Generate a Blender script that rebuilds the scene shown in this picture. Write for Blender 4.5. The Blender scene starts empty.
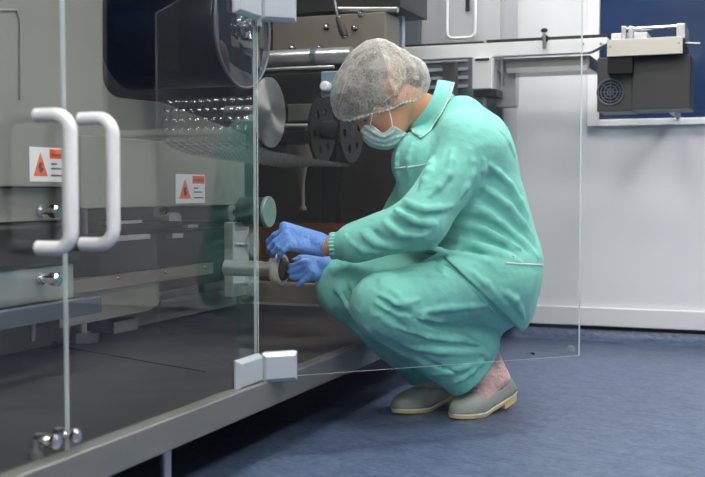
import bpy, bmesh, math, random
import numpy as np
import openvdb
from mathutils import Vector, Matrix
random.seed(4)
SC = bpy.context.scene
COL = SC.collection
PI = math.pi

# ------------------------------------------------------------------ camera
F = 1090.0
CX, CY = 352.5, 238.5
YAW = math.atan((770 - CX) / F)
PITCH = math.atan((CY - 190) / F)
CAM = Vector((0, 0, 0.63))
RV = Vector((math.cos(YAW), math.sin(YAW), 0))
FV = Vector((-math.sin(YAW), math.cos(YAW), 0))
ZV = Vector((0, 0, 1))
cd = bpy.data.cameras.new('camera')
cam = bpy.data.objects.new('camera', cd)
COL.objects.link(cam)
cam.location = CAM
cam.rotation_euler = (PI / 2 - PITCH, 0, YAW)
cd.sensor_width = 36
cd.lens = F * 36 / 705
cd.clip_start = 0.05
cd.dof.use_dof = True
cd.dof.focus_distance = 3.0
cd.dof.aperture_fstop = 4.5
SC.camera = cam
SC.view_settings.view_transform = 'Standard'
SC.view_settings.look = 'None'
SC.view_settings.gamma = 1
SC.view_settings.exposure = 0.1
SC.view_settings.use_curve_mapping = False
SC.cycles.use_denoising = True
SC.cycles.max_bounces = 10
SC.cycles.transparent_max_bounces = 24
SC.cycles.sample_clamp_indirect = 6
SC.cycles.caustics_reflective = False
SC.cycles.caustics_refractive = False

def ray(px, py):
    xr = (px - CX) / F
    yu = -(py - CY) / F
    fw = math.cos(PITCH) + yu * math.sin(PITCH)
    up = -math.sin(PITCH) + yu * math.cos(PITCH)
    return RV * (xr / fw) + FV + ZV * (up / fw)
def P(px, py, D): return CAM + ray(px, py) * D
def PX(px, py, X):
    d = ray(px, py); return CAM + d * ((X - CAM.x) / d.x)
def PY(px, py, Y):
    d = ray(px, py); return CAM + d * ((Y - CAM.y) / d.y)
def PZ(px, py, Z):
    d = ray(px, py); return CAM + d * ((Z - CAM.z) / d.z)

# ------------------------------------------------------------------ materials
def lin(c):
    r = []
    for v in c[:3]:
        v /= 255.0
        r.append(v / 12.92 if v <= 0.04045 else ((v + 0.055) / 1.055) ** 2.4)
    return (*r, 1.0)

def mat(name, col, rough=0.5, metal=0.0, var=0.0, vscale=6.0, stretch=(1, 1, 1), bump=0.0, bscale=40.0,
        spec=0.5, rvar=0.0, sheen=0.0, coat=0.0, sss=0.0):
    m = bpy.data.materials.new(name)
    m.use_nodes = True
    nt = m.node_tree
    b = nt.nodes['Principled BSDF']
    c = lin(col)
    b.inputs['Base Color'].default_value = c
    b.inputs['Roughness'].default_value = rough
    b.inputs['Metallic'].default_value = metal
    b.inputs['Specular IOR Level'].default_value = spec
    if sheen: b.inputs['Sheen Weight'].default_value = sheen
    if coat: b.inputs['Coat Weight'].default_value = coat
    if sss:
        b.inputs['Subsurface Weight'].default_value = sss
        b.inputs['Subsurface Radius'].default_value = (0.01, 0.004, 0.002)
    tc = nt.nodes.new('ShaderNodeTexCoord')
    mp = nt.nodes.new('ShaderNodeMapping')
    mp.inputs['Scale'].default_value = stretch
    nt.links.new(tc.outputs['Object'], mp.inputs['Vector'])
    if var or rvar:
        n = nt.nodes.new('ShaderNodeTexNoise')
        n.inputs['Scale'].default_value = vscale
        n.inputs['Detail'].default_value = 5
        nt.links.new(mp.outputs[0], n.inputs['Vector'])
        if var:
            mr = nt.nodes.new('ShaderNodeMapRange')
            mr.inputs['From Min'].default_value = 0.25; mr.inputs['From Max'].default_value = 0.75
            mr.inputs['To Min'].default_value = 1 - var; mr.inputs['To Max'].default_value = 1 + var
            nt.links.new(n.outputs[0], mr.inputs['Value'])
            mx = nt.nodes.new('ShaderNodeVectorMath'); mx.operation = 'SCALE'
            mx.inputs[0].default_value = c[:3]
            nt.links.new(mr.outputs[0], mx.inputs['Scale'])
            nt.links.new(mx.outputs[0], b.inputs['Base Color'])
        if rvar:
            mr = nt.nodes.new('ShaderNodeMapRange')
            mr.inputs['From Min'].default_value = 0.3; mr.inputs['From Max'].default_value = 0.7
            mr.inputs['To Min'].default_value = max(0.02, rough - rvar); mr.inputs['To Max'].default_value = min(1, rough + rvar)
            nt.links.new(n.outputs[0], mr.inputs['Value'])
            nt.links.new(mr.outputs[0], b.inputs['Roughness'])
    if bump:
        n2 = nt.nodes.new('ShaderNodeTexNoise')
        n2.inputs['Scale'].default_value = bscale
        n2.inputs['Detail'].default_value = 4
        nt.links.new(mp.outputs[0], n2.inputs['Vector'])
        bp = nt.nodes.new('ShaderNodeBump')
        bp.inputs['Strength'].default_value = bump
        bp.inputs['Distance'].default_value = 0.01
        nt.links.new(n2.outputs[0], bp.inputs['Height'])
        nt.links.new(bp.outputs[0], b.inputs['Normal'])
    return m

def emat(name, col, s):
    m = bpy.data.materials.new(name); m.use_nodes = True
    nt = m.node_tree; nt.nodes.clear()
    e = nt.nodes.new('ShaderNodeEmission'); o = nt.nodes.new('ShaderNodeOutputMaterial')
    e.inputs[0].default_value = lin(col); e.inputs[1].default_value = s
    nt.links.new(e.outputs[0], o.inputs[0])
    return m

def glassmat(name, tint, boost=2.0, haze=0.0):
    """clear architectural sheet: passes light straight, reflects by Fresnel on its outer face"""
    m = bpy.data.materials.new(name); m.use_nodes = True
    nt = m.node_tree; nt.nodes.clear()
    o = nt.nodes.new('ShaderNodeOutputMaterial')
    t = nt.nodes.new('ShaderNodeBsdfTransparent'); t.inputs[0].default_value = (*tint, 1)
    g = nt.nodes.new('ShaderNodeBsdfGlossy'); g.inputs['Roughness'].default_value = 0.015
    fr = nt.nodes.new('ShaderNodeFresnel'); fr.inputs[0].default_value = 1.5
    ge = nt.nodes.new('ShaderNodeNewGeometry')
    inv = nt.nodes.new('ShaderNodeMath'); inv.operation = 'SUBTRACT'; inv.inputs[0].default_value = 1
    nt.links.new(ge.outputs['Backfacing'], inv.inputs[1])
    mu = nt.nodes.new('ShaderNodeMath'); mu.operation = 'MULTIPLY'
    nt.links.new(fr.outputs[0], mu.inputs[0]); nt.links.new(inv.outputs[0], mu.inputs[1])
    mb = nt.nodes.new('ShaderNodeMath'); mb.operation = 'MULTIPLY'; mb.inputs[1].default_value = boost; mb.use_clamp = True
    nt.links.new(mu.outputs[0], mb.inputs[0])
    mix = nt.nodes.new('ShaderNodeMixShader')
    nt.links.new(mb.outputs[0], mix.inputs[0]); nt.links.new(t.outputs[0], mix.inputs[1]); nt.links.new(g.outputs[0], mix.inputs[2])
    last = mix
    if haze:
        d = nt.nodes.new('ShaderNodeBsdfDiffuse'); d.inputs[0].default_value = (0.8, 0.85, 0.87, 1)
        m2 = nt.nodes.new('ShaderNodeMixShader'); m2.inputs[0].default_value = haze
        nt.links.new(mix.outputs[0], m2.inputs[1]); nt.links.new(d.outputs[0], m2.inputs[2]); last = m2
    nt.links.new(last.outputs[0], o.inputs[0])
    return m

# ------------------------------------------------------------------ mesh building
class MB:
    def __init__(s): s.v = []; s.f = []; s.m = []
    def add(s, vs, fs, mi=0):
        b = len(s.v); s.v += [tuple(v) for v in vs]
        s.f += [tuple(i + b for i in f) for f in fs]; s.m += [mi] * len(fs)
        return s
    def box(s, x0, x1, y0, y1, z0, z1, mi=0):
        x0, x1 = sorted((x0, x1)); y0, y1 = sorted((y0, y1)); z0, z1 = sorted((z0, z1))
        return s.add([(x0,y0,z0),(x1,y0,z0),(x1,y1,z0),(x0,y1,z0),(x0,y0,z1),(x1,y0,z1),(x1,y1,z1),(x0,y1,z1)],
              [(0,3,2,1),(4,5,6,7),(0,1,5,4),(1,2,6,5),(2,3,7,6),(3,0,4,7)], mi)
    def obox(s, o, u, v, w, a, b, c, mi=0):
        """oriented box: corner o, unit axes u v w, sizes a b c"""
        o, u, v, w = map(Vector, (o, u, v, w))
        pts = [o + u*(a*i) + v*(b*j) + w*(c*k) for k in (0,1) for (i,j) in ((0,0),(1,0),(1,1),(0,1))]
        return s.add(pts, [(0,3,2,1),(4,5,6,7),(0,1,5,4),(1,2,6,5),(2,3,7,6),(3,0,4,7)], mi)
    def prism(s, poly, d, mi=0):
        """poly: list of 3D points (planar), extruded along vector d"""
        n = len(poly); d = Vector(d); a = [Vector(p) for p in poly]; b = [p + d for p in a]
        fs = [tuple(range(n))[::-1], tuple(range(n, 2*n))]
        for i in range(n):
            j = (i + 1) % n; fs.append((i, j, n + j, n + i))
        return s.add(a + b, fs, mi)
    def lathe(s, o, ax, prof, seg=32, mi=0):
        """prof: list of (t along axis, radius)"""
        o = Vector(o); ax = Vector(ax).normalized()
        u = ax.orthogonal().normalized(); w = ax.cross(u)
        vs = []; fs = []
        for t, r in prof:
            for k in range(seg):
                a = 2*PI*k/seg
                vs.append(o + ax*t + (u*math.cos(a) + w*math.sin(a))*max(r, 1e-5))
        n = len(prof)
        for i in range(n-1):
            for k in range(seg):
                k2 = (k+1) % seg
                fs.append((i*seg+k, i*seg+k2, (i+1)*seg+k2, (i+1)*seg+k))
        fs.append(tuple(range(seg))[::-1]); fs.append(tuple((n-1)*seg+k for k in range(seg)))
        return s.add(vs, fs, mi)
    def cyl(s, p0, p1, r, seg=24, r1=None, mi=0):
        p0 = Vector(p0); p1 = Vector(p1)
        L = (p1-p0).length
        return s.lathe(p0, p1-p0, [(0, r), (L, r if r1 is None else r1)], seg, mi)
    def tube(s, pts, r, seg=10, mi=0, closed=False):
        pts = [Vector(p) for p in pts]; n = len(pts)
        rr = r if isinstance(r, (list, tuple)) else [r]*n
        vs = []; fs = []
        up = None
        for i in range(n):
            if closed: t = (pts[(i+1) % n] - pts[i-1])
            else: t = pts[min(i+1, n-1)] - pts[max(i-1, 0)]
            t.normalize()
            if up is None: up = t.orthogonal().normalized()
            up = (up - t*up.dot(t)).normalized()
            w = t.cross(up)
            for k in range(seg):
                a = 2*PI*k/seg
                vs.append(pts[i] + (up*math.cos(a) + w*math.sin(a))*rr[i])
        for i in range(n if closed else n-1):
            j = (i+1) % n
            for k in range(seg):
                k2 = (k+1) % seg
                fs.append((i*seg+k, i*seg+k2, j*seg+k2, j*seg+k))
        if not closed:
            fs.append(tuple(range(seg))[::-1]); fs.append(tuple((n-1)*seg+k for k in range(seg)))
        return s.add(vs, fs, mi)
    def sphere(s, c, r, seg=20, rings=12, mi=0, sc=(1,1,1)):
        c = Vector(c); vs = []; fs = []
        for i in range(rings+1):
            a = PI*i/rings
            for k in range(seg):
                b = 2*PI*k/seg
                vs.append(c + Vector((math.sin(a)*math.cos(b)*sc[0], math.sin(a)*math.sin(b)*sc[1], math.cos(a)*sc[2]))*r)
        for i in range(rings):
            for k in range(seg):
                k2 = (k+1) % seg
                fs.append((i*seg+k, (i+1)*seg+k, (i+1)*seg+k2, i*seg+k2))
        return s.add(vs, fs, mi)
    def grid(s, rows, mi=0):
        n = len(rows); m = len(rows[0]); vs = [p for r in rows for p in r]
        fs = [(i*m+j, i*m+j+1, (i+1)*m+j+1, (i+1)*m+j) for i in range(n-1) for j in range(m-1)]
        return s.add(vs, fs, mi)
    def build(s, name, mats, parent=None, bevel=0.0, smooth=True, angle=35, solid=0.0, seg=2):
        me = bpy.data.meshes.new(name)
        me.from_pydata([tuple(v) for v in s.v], [], s.f)
        mats = mats if isinstance(mats, (list, tuple)) else [mats]
        for m in mats: me.materials.append(m)
        me.polygons.foreach_set('material_index', s.m)
        bm = bmesh.new(); bm.from_mesh(me)
        bmesh.ops.remove_doubles(bm, verts=bm.verts, dist=1e-5)
        bmesh.ops.recalc_face_normals(bm, faces=bm.faces)
        bm.to_mesh(me); bm.free()
        if smooth:
            me.shade_smooth(); me.set_sharp_from_angle(angle=math.radians(angle))
        o = bpy.data.objects.new(name, me); COL.objects.link(o)
        if parent is not None:
            par(o, parent)
        if solid:
            md = o.modifiers.new('solidify', 'SOLIDIFY'); md.thickness = solid; md.offset = 0
        if bevel:
            md = o.modifiers.new('bevel', 'BEVEL'); md.width = bevel; md.segments = seg; md.limit_method = 'ANGLE'
            md.angle_limit = math.radians(40); md.harden_normals = True
        return o

WM = {}
def par(o, parent):
    """keep world placement; parents are unrotated and unscaled"""
    o.parent = parent
    o.matrix_parent_inverse = Matrix.Translation(-WM.get(parent.name, Vector((0, 0, 0))))
def tag(o, label=None, cat=None, group=None, kind=None):
    if label: o['label'] = label
    if cat: o['category'] = cat
    if group: o['group'] = group
    if kind: o['kind'] = kind
    return o
def thing(name, label, cat, loc, group=None):
    o = bpy.data.objects.new(name, None); COL.objects.link(o)
    o.location = loc; o.empty_display_size = 0.1
    WM[o.name] = Vector(loc)
    return tag(o, label, cat, group)
def struct(o): o['kind'] = 'structure'; return o

# text as mesh vertices inside an MB (origin, right, up vectors, height)
def text_into(mb, txt, o, right, up, size, mi, out=0.0004):
    cu = bpy.data.curves.new('tmp', 'FONT'); cu.body = txt; cu.size = 1; cu.resolution_u = 2
    ob = bpy.data.objects.new('tmp', cu); COL.objects.link(ob)
    dg = bpy.context.evaluated_depsgraph_get(); dg.update()
    me = bpy.data.meshes.new_from_object(ob.evaluated_get(dg))
    right = Vector(right); up = Vector(up); nrm = right.normalized().cross(up.normalized())
    vs = [Vector(o) + right*(v.co.x*size) + up*(v.co.y*size) + nrm*out for v in me.vertices]
    mb.add(vs, [tuple(p.vertices) for p in me.polygons], mi)
    bpy.data.objects.remove(ob); bpy.data.curves.remove(cu); bpy.data.meshes.remove(me)
# ------------------------------------------------------------------ palette
M = {}
M['wall'] = mat('wall_panel', (217, 219, 224), 0.32, var=0.015, vscale=1.5, spec=0.5)
M['wallstrip'] = mat('wall_kick', (220, 221, 225), 0.3)
M['ceil'] = mat('ceiling_panel', (225, 225, 225), 0.7)
M['white'] = mat('white_paint', (228, 229, 232), 0.3)
M['steel'] = mat('brushed_steel', (150, 150, 148), 0.34, 0.85, var=0.05, vscale=20, stretch=(1, 1, 14), rvar=0.06)
M['steel_l'] = mat('light_steel', (196, 198, 200), 0.3, 0.75, var=0.04, vscale=14)
M['steel_y'] = mat('panel_steel', (140, 141, 134), 0.45, 0.35, var=0.05, vscale=9, stretch=(1, 1, 3), rvar=0.05)
M['steel_w'] = mat('warm_steel', (134, 126, 116), 0.42, 0.5, var=0.08, vscale=12)
M['chrome'] = mat('chrome', (215, 216, 220), 0.1, 1.0)
M['dark'] = mat('dark_metal', (34, 34, 35), 0.45, 0.4, var=0.1, vscale=10)
M['black'] = mat('black_plastic', (14, 14, 15), 0.42, var=0.05, spec=0.3)
M['inner'] = mat('inner_plate', (50, 46, 44), 0.4, 0.3, var=0.15, vscale=3, stretch=(1, 1, 5), rvar=0.1)
M['deck'] = mat('deck_plate', (70, 68, 65), 0.38, 0.3, var=0.14, vscale=7, rvar=0.05, bump=0.05, bscale=8)
M['frame'] = mat('frame_steel', (128, 130, 128), 0.4, 0.5, var=0.1, vscale=8, stretch=(1, 1, 4), rvar=0.08)
M['bluegrey'] = mat('bluegrey_paint', (84, 92, 104), 0.45, 0.2)
M['alu'] = mat('anodised_aluminium', (192, 200, 206), 0.32, 0.35)
M['edge'] = mat('polished_glass_edge', (205, 214, 216), 0.12, 0.0, spec=0.8)
def edge_mat():
    nt = M['edge'].node_tree; b = nt.nodes['Principled BSDF']; o = nt.nodes['Material Output']
    t = nt.nodes.new('ShaderNodeBsdfTranslucent'); t.inputs[0].default_value = lin((222, 232, 232))
    mx = nt.nodes.new('ShaderNodeMixShader'); mx.inputs[0].default_value = 0.55
    nt.links.new(b.outputs[0], mx.inputs[1]); nt.links.new(t.outputs[0], mx.inputs[2]); nt.links.new(mx.outputs[0], o.inputs[0])
edge_mat()
M['glass'] = glassmat('clear_sheet', (0.95, 0.96, 0.955), 1.35)
M['plastic'] = glassmat('clear_plastic', (0.84, 0.87, 0.88), 2.6, haze=0.07)
M['orange'] = mat('label_orange', (232, 98, 38), 0.5)
M['paper'] = mat('label_white', (226, 226, 230), 0.5)
M['ink'] = mat('label_ink', (50, 40, 40), 0.6)
M['amber'] = mat('amber_film', (104, 58, 28), 0.35, 0.0, var=0.4, vscale=5)
M['ivory'] = mat('ivory_plastic', (226, 220, 208), 0.4)
M['brown'] = mat('brown_plastic', (66, 44, 38), 0.4)

# floor: blue marbled vinyl
def floor_mat():
    m = bpy.data.materials.new('blue_vinyl'); m.use_nodes = True
    nt = m.node_tree; b = nt.nodes['Principled BSDF']
    tc = nt.nodes.new('ShaderNodeTexCoord')
    mp = nt.nodes.new('ShaderNodeMapping'); mp.inputs['Scale'].default_value = (1, 1, 1)
    mp.inputs['Rotation'].default_value = (0, 0, YAW)
    nt.links.new(tc.outputs['Object'], mp.inputs[0])
    def noise(s, d, sc=None):
        n = nt.nodes.new('ShaderNodeTexNoise'); n.inputs['Scale'].default_value = s; n.inputs['Detail'].default_value = d
        n.inputs['Roughness'].default_value = 0.65
        if sc:
            q = nt.nodes.new('ShaderNodeMapping'); q.inputs['Scale'].default_value = sc
            nt.links.new(mp.outputs[0], q.inputs[0]); nt.links.new(q.outputs[0], n.inputs['Vector'])
        else: nt.links.new(mp.outputs[0], n.inputs['Vector'])
        return n
    n1 = noise(22, 8, (0.55, 1, 1)); n2 = noise(90, 5, (0.5, 1, 1)); n3 = noise(2.2, 3)
    a = nt.nodes.new('ShaderNodeMath'); a.operation = 'MULTIPLY_ADD'; a.inputs[1].default_value = 0.55
    nt.links.new(n2.outputs[0], a.inputs[0])
    a2 = nt.nodes.new('ShaderNodeMath'); a2.operation = 'MULTIPLY'; a2.inputs[1].default_value = 0.45
    nt.links.new(n1.outputs[0], a2.inputs[0]); nt.links.new(a2.outputs[0], a.inputs[2])
    cr = nt.nodes.new('ShaderNodeValToRGB')
    cr.color_ramp.elements[0].position = 0.36; cr.color_ramp.elements[0].color = lin((44, 60, 88))
    cr.color_ramp.elements[1].position = 0.66; cr.color_ramp.elements[1].color = lin((101, 116, 144))
    nt.links.new(a.outputs[0], cr.inputs[0])
    mx = nt.nodes.new('ShaderNodeMix'); mx.data_type = 'RGBA'; mx.blend_type = 'MULTIPLY'
    mr = nt.nodes.new('ShaderNodeMapRange'); mr.inputs['To Min'].default_value = 0.9; mr.inputs['To Max'].default_value = 1.1
    nt.links.new(n3.outputs[0], mr.inputs[0])
    vm = nt.nodes.new('ShaderNodeVectorMath'); vm.operation = 'SCALE'
    nt.links.new(cr.outputs[0], vm.inputs[0]); nt.links.new(mr.outputs[0], vm.inputs['Scale'])
    nt.links.new(vm.outputs[0], b.inputs['Base Color'])
    b.inputs['Roughness'].default_value = 0.42
    b.inputs['Specular IOR Level'].default_value = 0.45
    bp = nt.nodes.new('ShaderNodeBump'); bp.inputs['Strength'].default_value = 0.06; bp.inputs['Distance'].default_value = 0.01
    nt.links.new(n2.outputs[0], bp.inputs['Height']); nt.links.new(bp.outputs[0], b.inputs['Normal'])
    return m
M['floor'] = floor_mat()

# ------------------------------------------------------------------ room
WY = 4.64            # back wall
XL, XR, YB, ZC = -3.4, 3.0, -2.6, 2.75
struct(MB().box(XL-0.1, XR+0.1, YB-0.1, WY+0.1, -0.1, 0).build('floor', M['floor']))
struct(MB().box(XL-0.1, XR+0.1, YB-0.1, WY+0.1, ZC, ZC+0.1).build('ceiling', M['ceil']))
struct(MB().box(XL-0.1, XL, YB-0.1, WY+0.1, 0, ZC).build('wall_left', M['wall']))
M['wall2'] = mat('grey_wall', (150, 154, 158), 0.5)
struct(MB().box(XR, XR+0.1, YB-0.1, WY+0.1, 0, ZC).build('wall_right', M['wall2']))
struct(MB().box(XL, XR, YB-0.1, YB, 0, ZC).build('wall_front', M['wall2']))
# window opening in the back wall
wx0 = PY(599, 60, WY).x; wx1 = 0.9
wz0 = PY(640, 119, WY).z; wz1 = 1.95
w = MB()
w.box(XL, wx0, WY, WY+0.1, 0.0, ZC); w.box(wx1, XR, WY, WY+0.1, 0.0, ZC)
w.box(wx0, wx1, WY, WY+0.1, 0.0, wz0); w.box(wx0, wx1, WY, WY+0.1, wz1, ZC)
struct(w.build('wall_back', M['wall']))
fr = MB(); t = 0.045
fr.box(wx0-t, wx0, WY-0.018, WY, wz0-0.028, wz1+t); fr.box(wx1, wx1+t, WY-0.018, WY, wz0-0.028, wz1+t)
fr.box(wx0, wx1, WY-0.022, WY, wz0-0.028, wz0); fr.box(wx0, wx1, WY-0.018, WY, wz1, wz1+t)
win = struct(MB().box(wx0, wx1, WY+0.02, WY+0.03, wz0, wz1).build('window_1',
      mat('dark_blue_glazing', (34, 52, 84), 0.09, 0.0, var=0.3, vscale=1.3, stretch=(1, 1, 3))))
fr.build('window_frame', M['white'], win, bevel=0.003)
# kick panel and coved vinyl skirting
kz1 = PY(620, 308, WY).z; kz0 = PY(620, 326.5, WY).z
struct(MB().box(XL, XR, WY-0.022, WY, kz0, kz1).build('trim_1', M['wallstrip'], bevel=0.004))
cv = MB(); rows = []
R = 0.075
struct(MB().box(XL, XR, WY-0.012, WY-0.004, kz0-0.016, kz0+0.002).build('painted_gap_shade', M['black']))  # black strip paints the shade in the gap below the kick panel
kz0 -= 0.012
prof = [(WY-0.004, kz0+0.006), (WY-0.008, kz0)]
for k in range(9):
    a = PI/2*k/8
    prof.append((WY-0.008 - R*(1-math.cos(a)), kz0*(1-math.sin(a)) + 0.001))
prof[2:2] = []
rows = [[Vector((x, y, z)) for (y, z) in prof] for x in (XL, -1.2, 0, 1.2, XR)]
struct(cv.grid(rows).build('baseboard_back', M['floor'], solid=0.003))

# ceiling lights: recessed LED panels
EM = emat('led_panel_glow', (255, 251, 244), 31)
lt = None
for i, (lx, ly) in enumerate([(-2.2, 0.2), (-0.6, 0.2), (1.2, 0.2), (-0.6, 2.2), (1.2, 2.2), (-2.2, 2.2), (-0.6, 3.9), (1.2, 3.9), (-0.6, -1.6), (1.2, -1.6)]):
    t_ = thing('ceiling_light', 'square white ceiling lamp panel above the room', 'ceiling light', (lx, ly, ZC), 'ceiling lamp panels')
    f_ = MB()
    for (a, b, c, d) in ((-.33, -.3, -.33, .33), (.3, .33, -.33, .33), (-.3, .3, -.33, -.3), (-.3, .3, .3, .33)):
        f_.box(lx+a, lx+b, ly+c, ly+d, ZC-0.03, ZC)
    f_.build('light_frame', M['white'], t_)
    MB().box(lx-.3, lx+.3, ly-.3, ly+.3, ZC-0.02, ZC-0.005).build('diffuser', EM, t_)
# ------------------------------------------------------------------ packaging machine
GX = -1.10           # plane of the glazing
HP = PX(40, 476-0.371*40, GX).z   # deck height
def boxX(X, th, px0, px1, pyt, pyb, ref=None, mb=None):
    """axis-aligned box whose front faces the aisle (+x) at x=X"""
    ref = px0 if ref is None else ref
    y0 = PX(px0, 200, X).y; y1 = PX(px1, 200, X).y
    return (mb or MB()).box(X-th, X, y0, y1, PX(ref, pyb, X).z, PX(ref, pyt, X).z)
def boxY(Y, th, px0, px1, pyt, pyb, ref=None, mb=None):
    """axis-aligned box whose front faces the viewer side (-y) at y=Y"""
    ref = px0 if ref is None else ref
    return (mb or MB()).box(PY(px0, 200, Y).x, PY(px1, 200, Y).x, Y, Y+th, PY(ref, pyb, Y).z, PY(ref, pyt, Y).z)

mach = thing('packaging_machine', 'long stainless packaging machine with clear hinged doors and a raised dark deck', 'machine', (-1.5, 1.8, 0))
Y0, Y1 = -0.6, 4.05
BX = -1.92
# deck and frame
dk = MB().box(BX, GX-0.012, Y0, Y1, HP-0.012, HP)
dk.build('deck', M['deck'], mach, bevel=0.002)
hb = HP - 0.062
MB().box(GX-0.012, GX+0.03, Y0, Y1, hb, HP+0.001).build('frame_rail', M['frame'], mach, bevel=0.004)
MB().box(BX, GX-0.06, Y0+0.02, Y1-0.02, hb+0.004, HP-0.014).build('underframe', M['dark'], mach)
MB().box(BX, BX+0.04, Y0, Y1, 0.05, HP-0.02).build('rear_skirt', M['dark'], mach)
for (fx, fy) in ((GX-0.05, 1.93), (GX-0.05, 3.75), (BX+0.1, 1.93), (BX+0.1, 3.75), (GX-0.05, 0.2)):
    MB().lathe((fx, fy, 0), ZV, [(0, 0.03), (0.012, 0.03), (0.016, 0.012), (hb, 0.012)], 20).build('levelling_foot', M['steel_l'], mach)
# seam across deck
sa = PZ(63, 347, HP+0.0006); sb = PZ(205, 372, HP+0.0006)
MB().tube([sa, sb], 0.0022, 6).build('deck_seam', M['black'], mach)
# back plate and end plate
MB().box(BX-0.02, BX, Y0, Y1, HP, 2.1).build('back_plate', M['inner'], mach)
ex1 = PY(396, 100, 3.95).x
MB().box(BX, ex1, 3.95, 3.98, HP, 1.75).build('end_plate', M['inner'], mach)
MB().box(BX, GX-0.2, Y0, 2.95, 1.5, 1.53).build('roof_plate', M['steel_y'], mach)
# base strip along back plate
boxX(BX+0.06, 0.06, -60, 236, 317, 356, ref=0).build('base_strip', M['steel_y'], mach, bevel=0.002)
# upper inner panel with rounded opening
XA = -1.60
def pX(px, py, X=XA): return PX(px, py, X)
out = [(-90, -60), (103, -60), (103, 70)]
for k in range(1, 7):
    a = PI/2*k/6
    out.append((103+20*(1-math.cos(a)), 74+24*math.sin(a)))
out += [(162, 98), (246, 134), (246, 151), (100, 151), (100, 187), (-90, 187)]
# flatten lower edges to true horizontals
pts = [pX(px, py) for px, py in out]
zb = pX(100, 187).z; pts[-1].z = zb; pts[-2].z = zb
z9 = pX(130, 97.5).z
for q in (9,): pts[q].z = z9
panelA = MB().prism(pts, (-0.03, 0, 0)).build('inner_panel', M['steel_y'], mach, bevel=0.003)
# recess trim line at upper left of the panel
MB().tube([pX(-80, 10, XA+0.002), pX(16, 10, XA+0.002), pX(20, 22, XA+0.002), pX(20, 100, XA+0.002)], 0.003, 6).build('panel_seam', M['steel'], mach)
# lower panel (second warning label)
XB = -1.56
panelB = boxX(XB, 0.05, 82, 245, 136.5, 208.5, ref=100).build('lower_panel', M['steel_y'], mach, bevel=0.003)
def sticker(X, px0, px1, pyt, pyb, parent):
    a = PX(px0, pyt, X); b = PX(px1, pyt, X)
    z1 = a.z; z0 = PX(px0, pyb, X).z
    y0, y1 = a.y, b.y; W = y1-y0; Hh = z1-z0
    m = MB(); e = 0.0012
    m.box(X, X+e, y0, y1, z0, z1, 0)
    # triangle
    ty0, ty1 = y0+0.1*W, y0+0.5*W; tz0, tz1 = z0+0.16*Hh, z0+0.84*Hh
    m.prism([(X+e, ty0, tz0), (X+e, ty1, tz0), (X+e, (ty0+ty1)/2, tz1)], (0.0006, 0, 0), 1)
    # zig-zag hand/bolt mark
    cy = (ty0+ty1)/2; s = Hh
    bolt = [(cy-.02*s, tz0+.42*s), (cy+.09*s, tz0+.36*s), (cy+.02*s, tz0+.27*s), (cy+.14*s, tz0+.2*s), (cy-.02*s, tz0+.08*s), (cy-.08*s, tz0+.2*s), (cy-.12*s, tz0+.3*s)]
    m.prism([(X+e+0.0006, p, q) for p, q in bolt], (0.0005, 0, 0), 2)
    # header
    m.box(X+e, X+e+0.0006, y0+.56*W, y1-.02*W, z0+.68*Hh, z1-.04*Hh, 1)
    text_into(m, 'WARNING', (X+e+0.0006, y0+.6*W, z0+.75*Hh), (0, 1, 0), (0, 0, 1), W*0.36/4.6, 2)
    for k, (q, l) in enumerate(((.5, .16), (.36, .3), (.3, .26), (.16, .34))):
        if k in (0, 1, 3):
            m.box(X+e, X+e+0.0005, y0+.6*W, y0+(.6+l)*W, z0+q*Hh, z0+(q+.05)*Hh, 3)
    return m.build('warning_label', [M['paper'], M['orange'], M['ink'], M['bluegrey']], parent, smooth=False)
sticker(XA, 29, 64, 146.5, 181.5, panelA)
sticker(XB, 175.5, 204.5, 174, 203.5, panelB)

# left working unit: steel block, dark jaws, lower block, blue-grey bar
ub = boxX(-1.63, 0.2, -80, 78, 188, 222, ref=30).build('upper_block', M['steel_y'], mach, bevel=0.004)
lb = boxX(-1.60, 0.25, -80, 73, 267, 303, ref=40).build('lower_block', M['steel_l'], mach, bevel=0.004)
jaw = boxX(-1.58, 0.22, -80, 81, 224, 267, ref=40).build('sealing_jaw', M['black'], mach, bevel=0.012, seg=4)
for (a, b) in ((229, 235), (252, 258)):
    boxX(-1.577, 0.01, -70, 38, a, b, ref=40).build('jaw_slot', M['black'], jaw)
for (py, X, par_) in ((211, -1.63, ub), (279, -1.60, lb)):
    c = PX(40, py, X)
    m = MB().lathe(c, (1, 0, 0), [(0, 0.016), (0.006, 0.016), (0.007, 0.009), (0.03, 0.009), (0.032, 0.016), (0.05, 0.017), (0.056, 0.012)], 20)
    m.build('clamp_screw', M['chrome'], par_)
boxX(-1.52, 0.03, -80, 101, 306, 323.5, ref=40).build('guide_bar', M['bluegrey'], mach, bevel=0.002)
# small stud under bar
MB().cyl(PX(33, 322, -1.55), PX(33, 341, -1.55), 0.007).build('stud', M['steel'], mach)
MB().lathe(PX(54, 345, -1.857) , (1, 0, 0), [(0, 0.011), (0.003, 0.011)], 16).build('cap_screw', M['black'], mach)
# vertical post with foot
pp = PX(84.5, 300, -1.84)
post = MB().cyl((pp.x, pp.y, PX(84, 314, -1.84).z), (pp.x, pp.y, PX(84, 150, -1.84).z), 0.0115).build('post', M['steel_l'], mach)
zc1 = PX(86, 313, -1.84).z; zc0 = PX(86, 332, -1.84).z
MB().cyl((pp.x, pp.y, zc0), (pp.x, pp.y, zc1), 0.028, 28).build('post_collar', M['chrome'], post)
MB().lathe((pp.x, pp.y, HP), ZV, [(0, 0.040), (0.004, 0.044), (zc0-HP, 0.044)], 8).build('post_foot', M['steel_l'], post, smooth=False)
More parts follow.
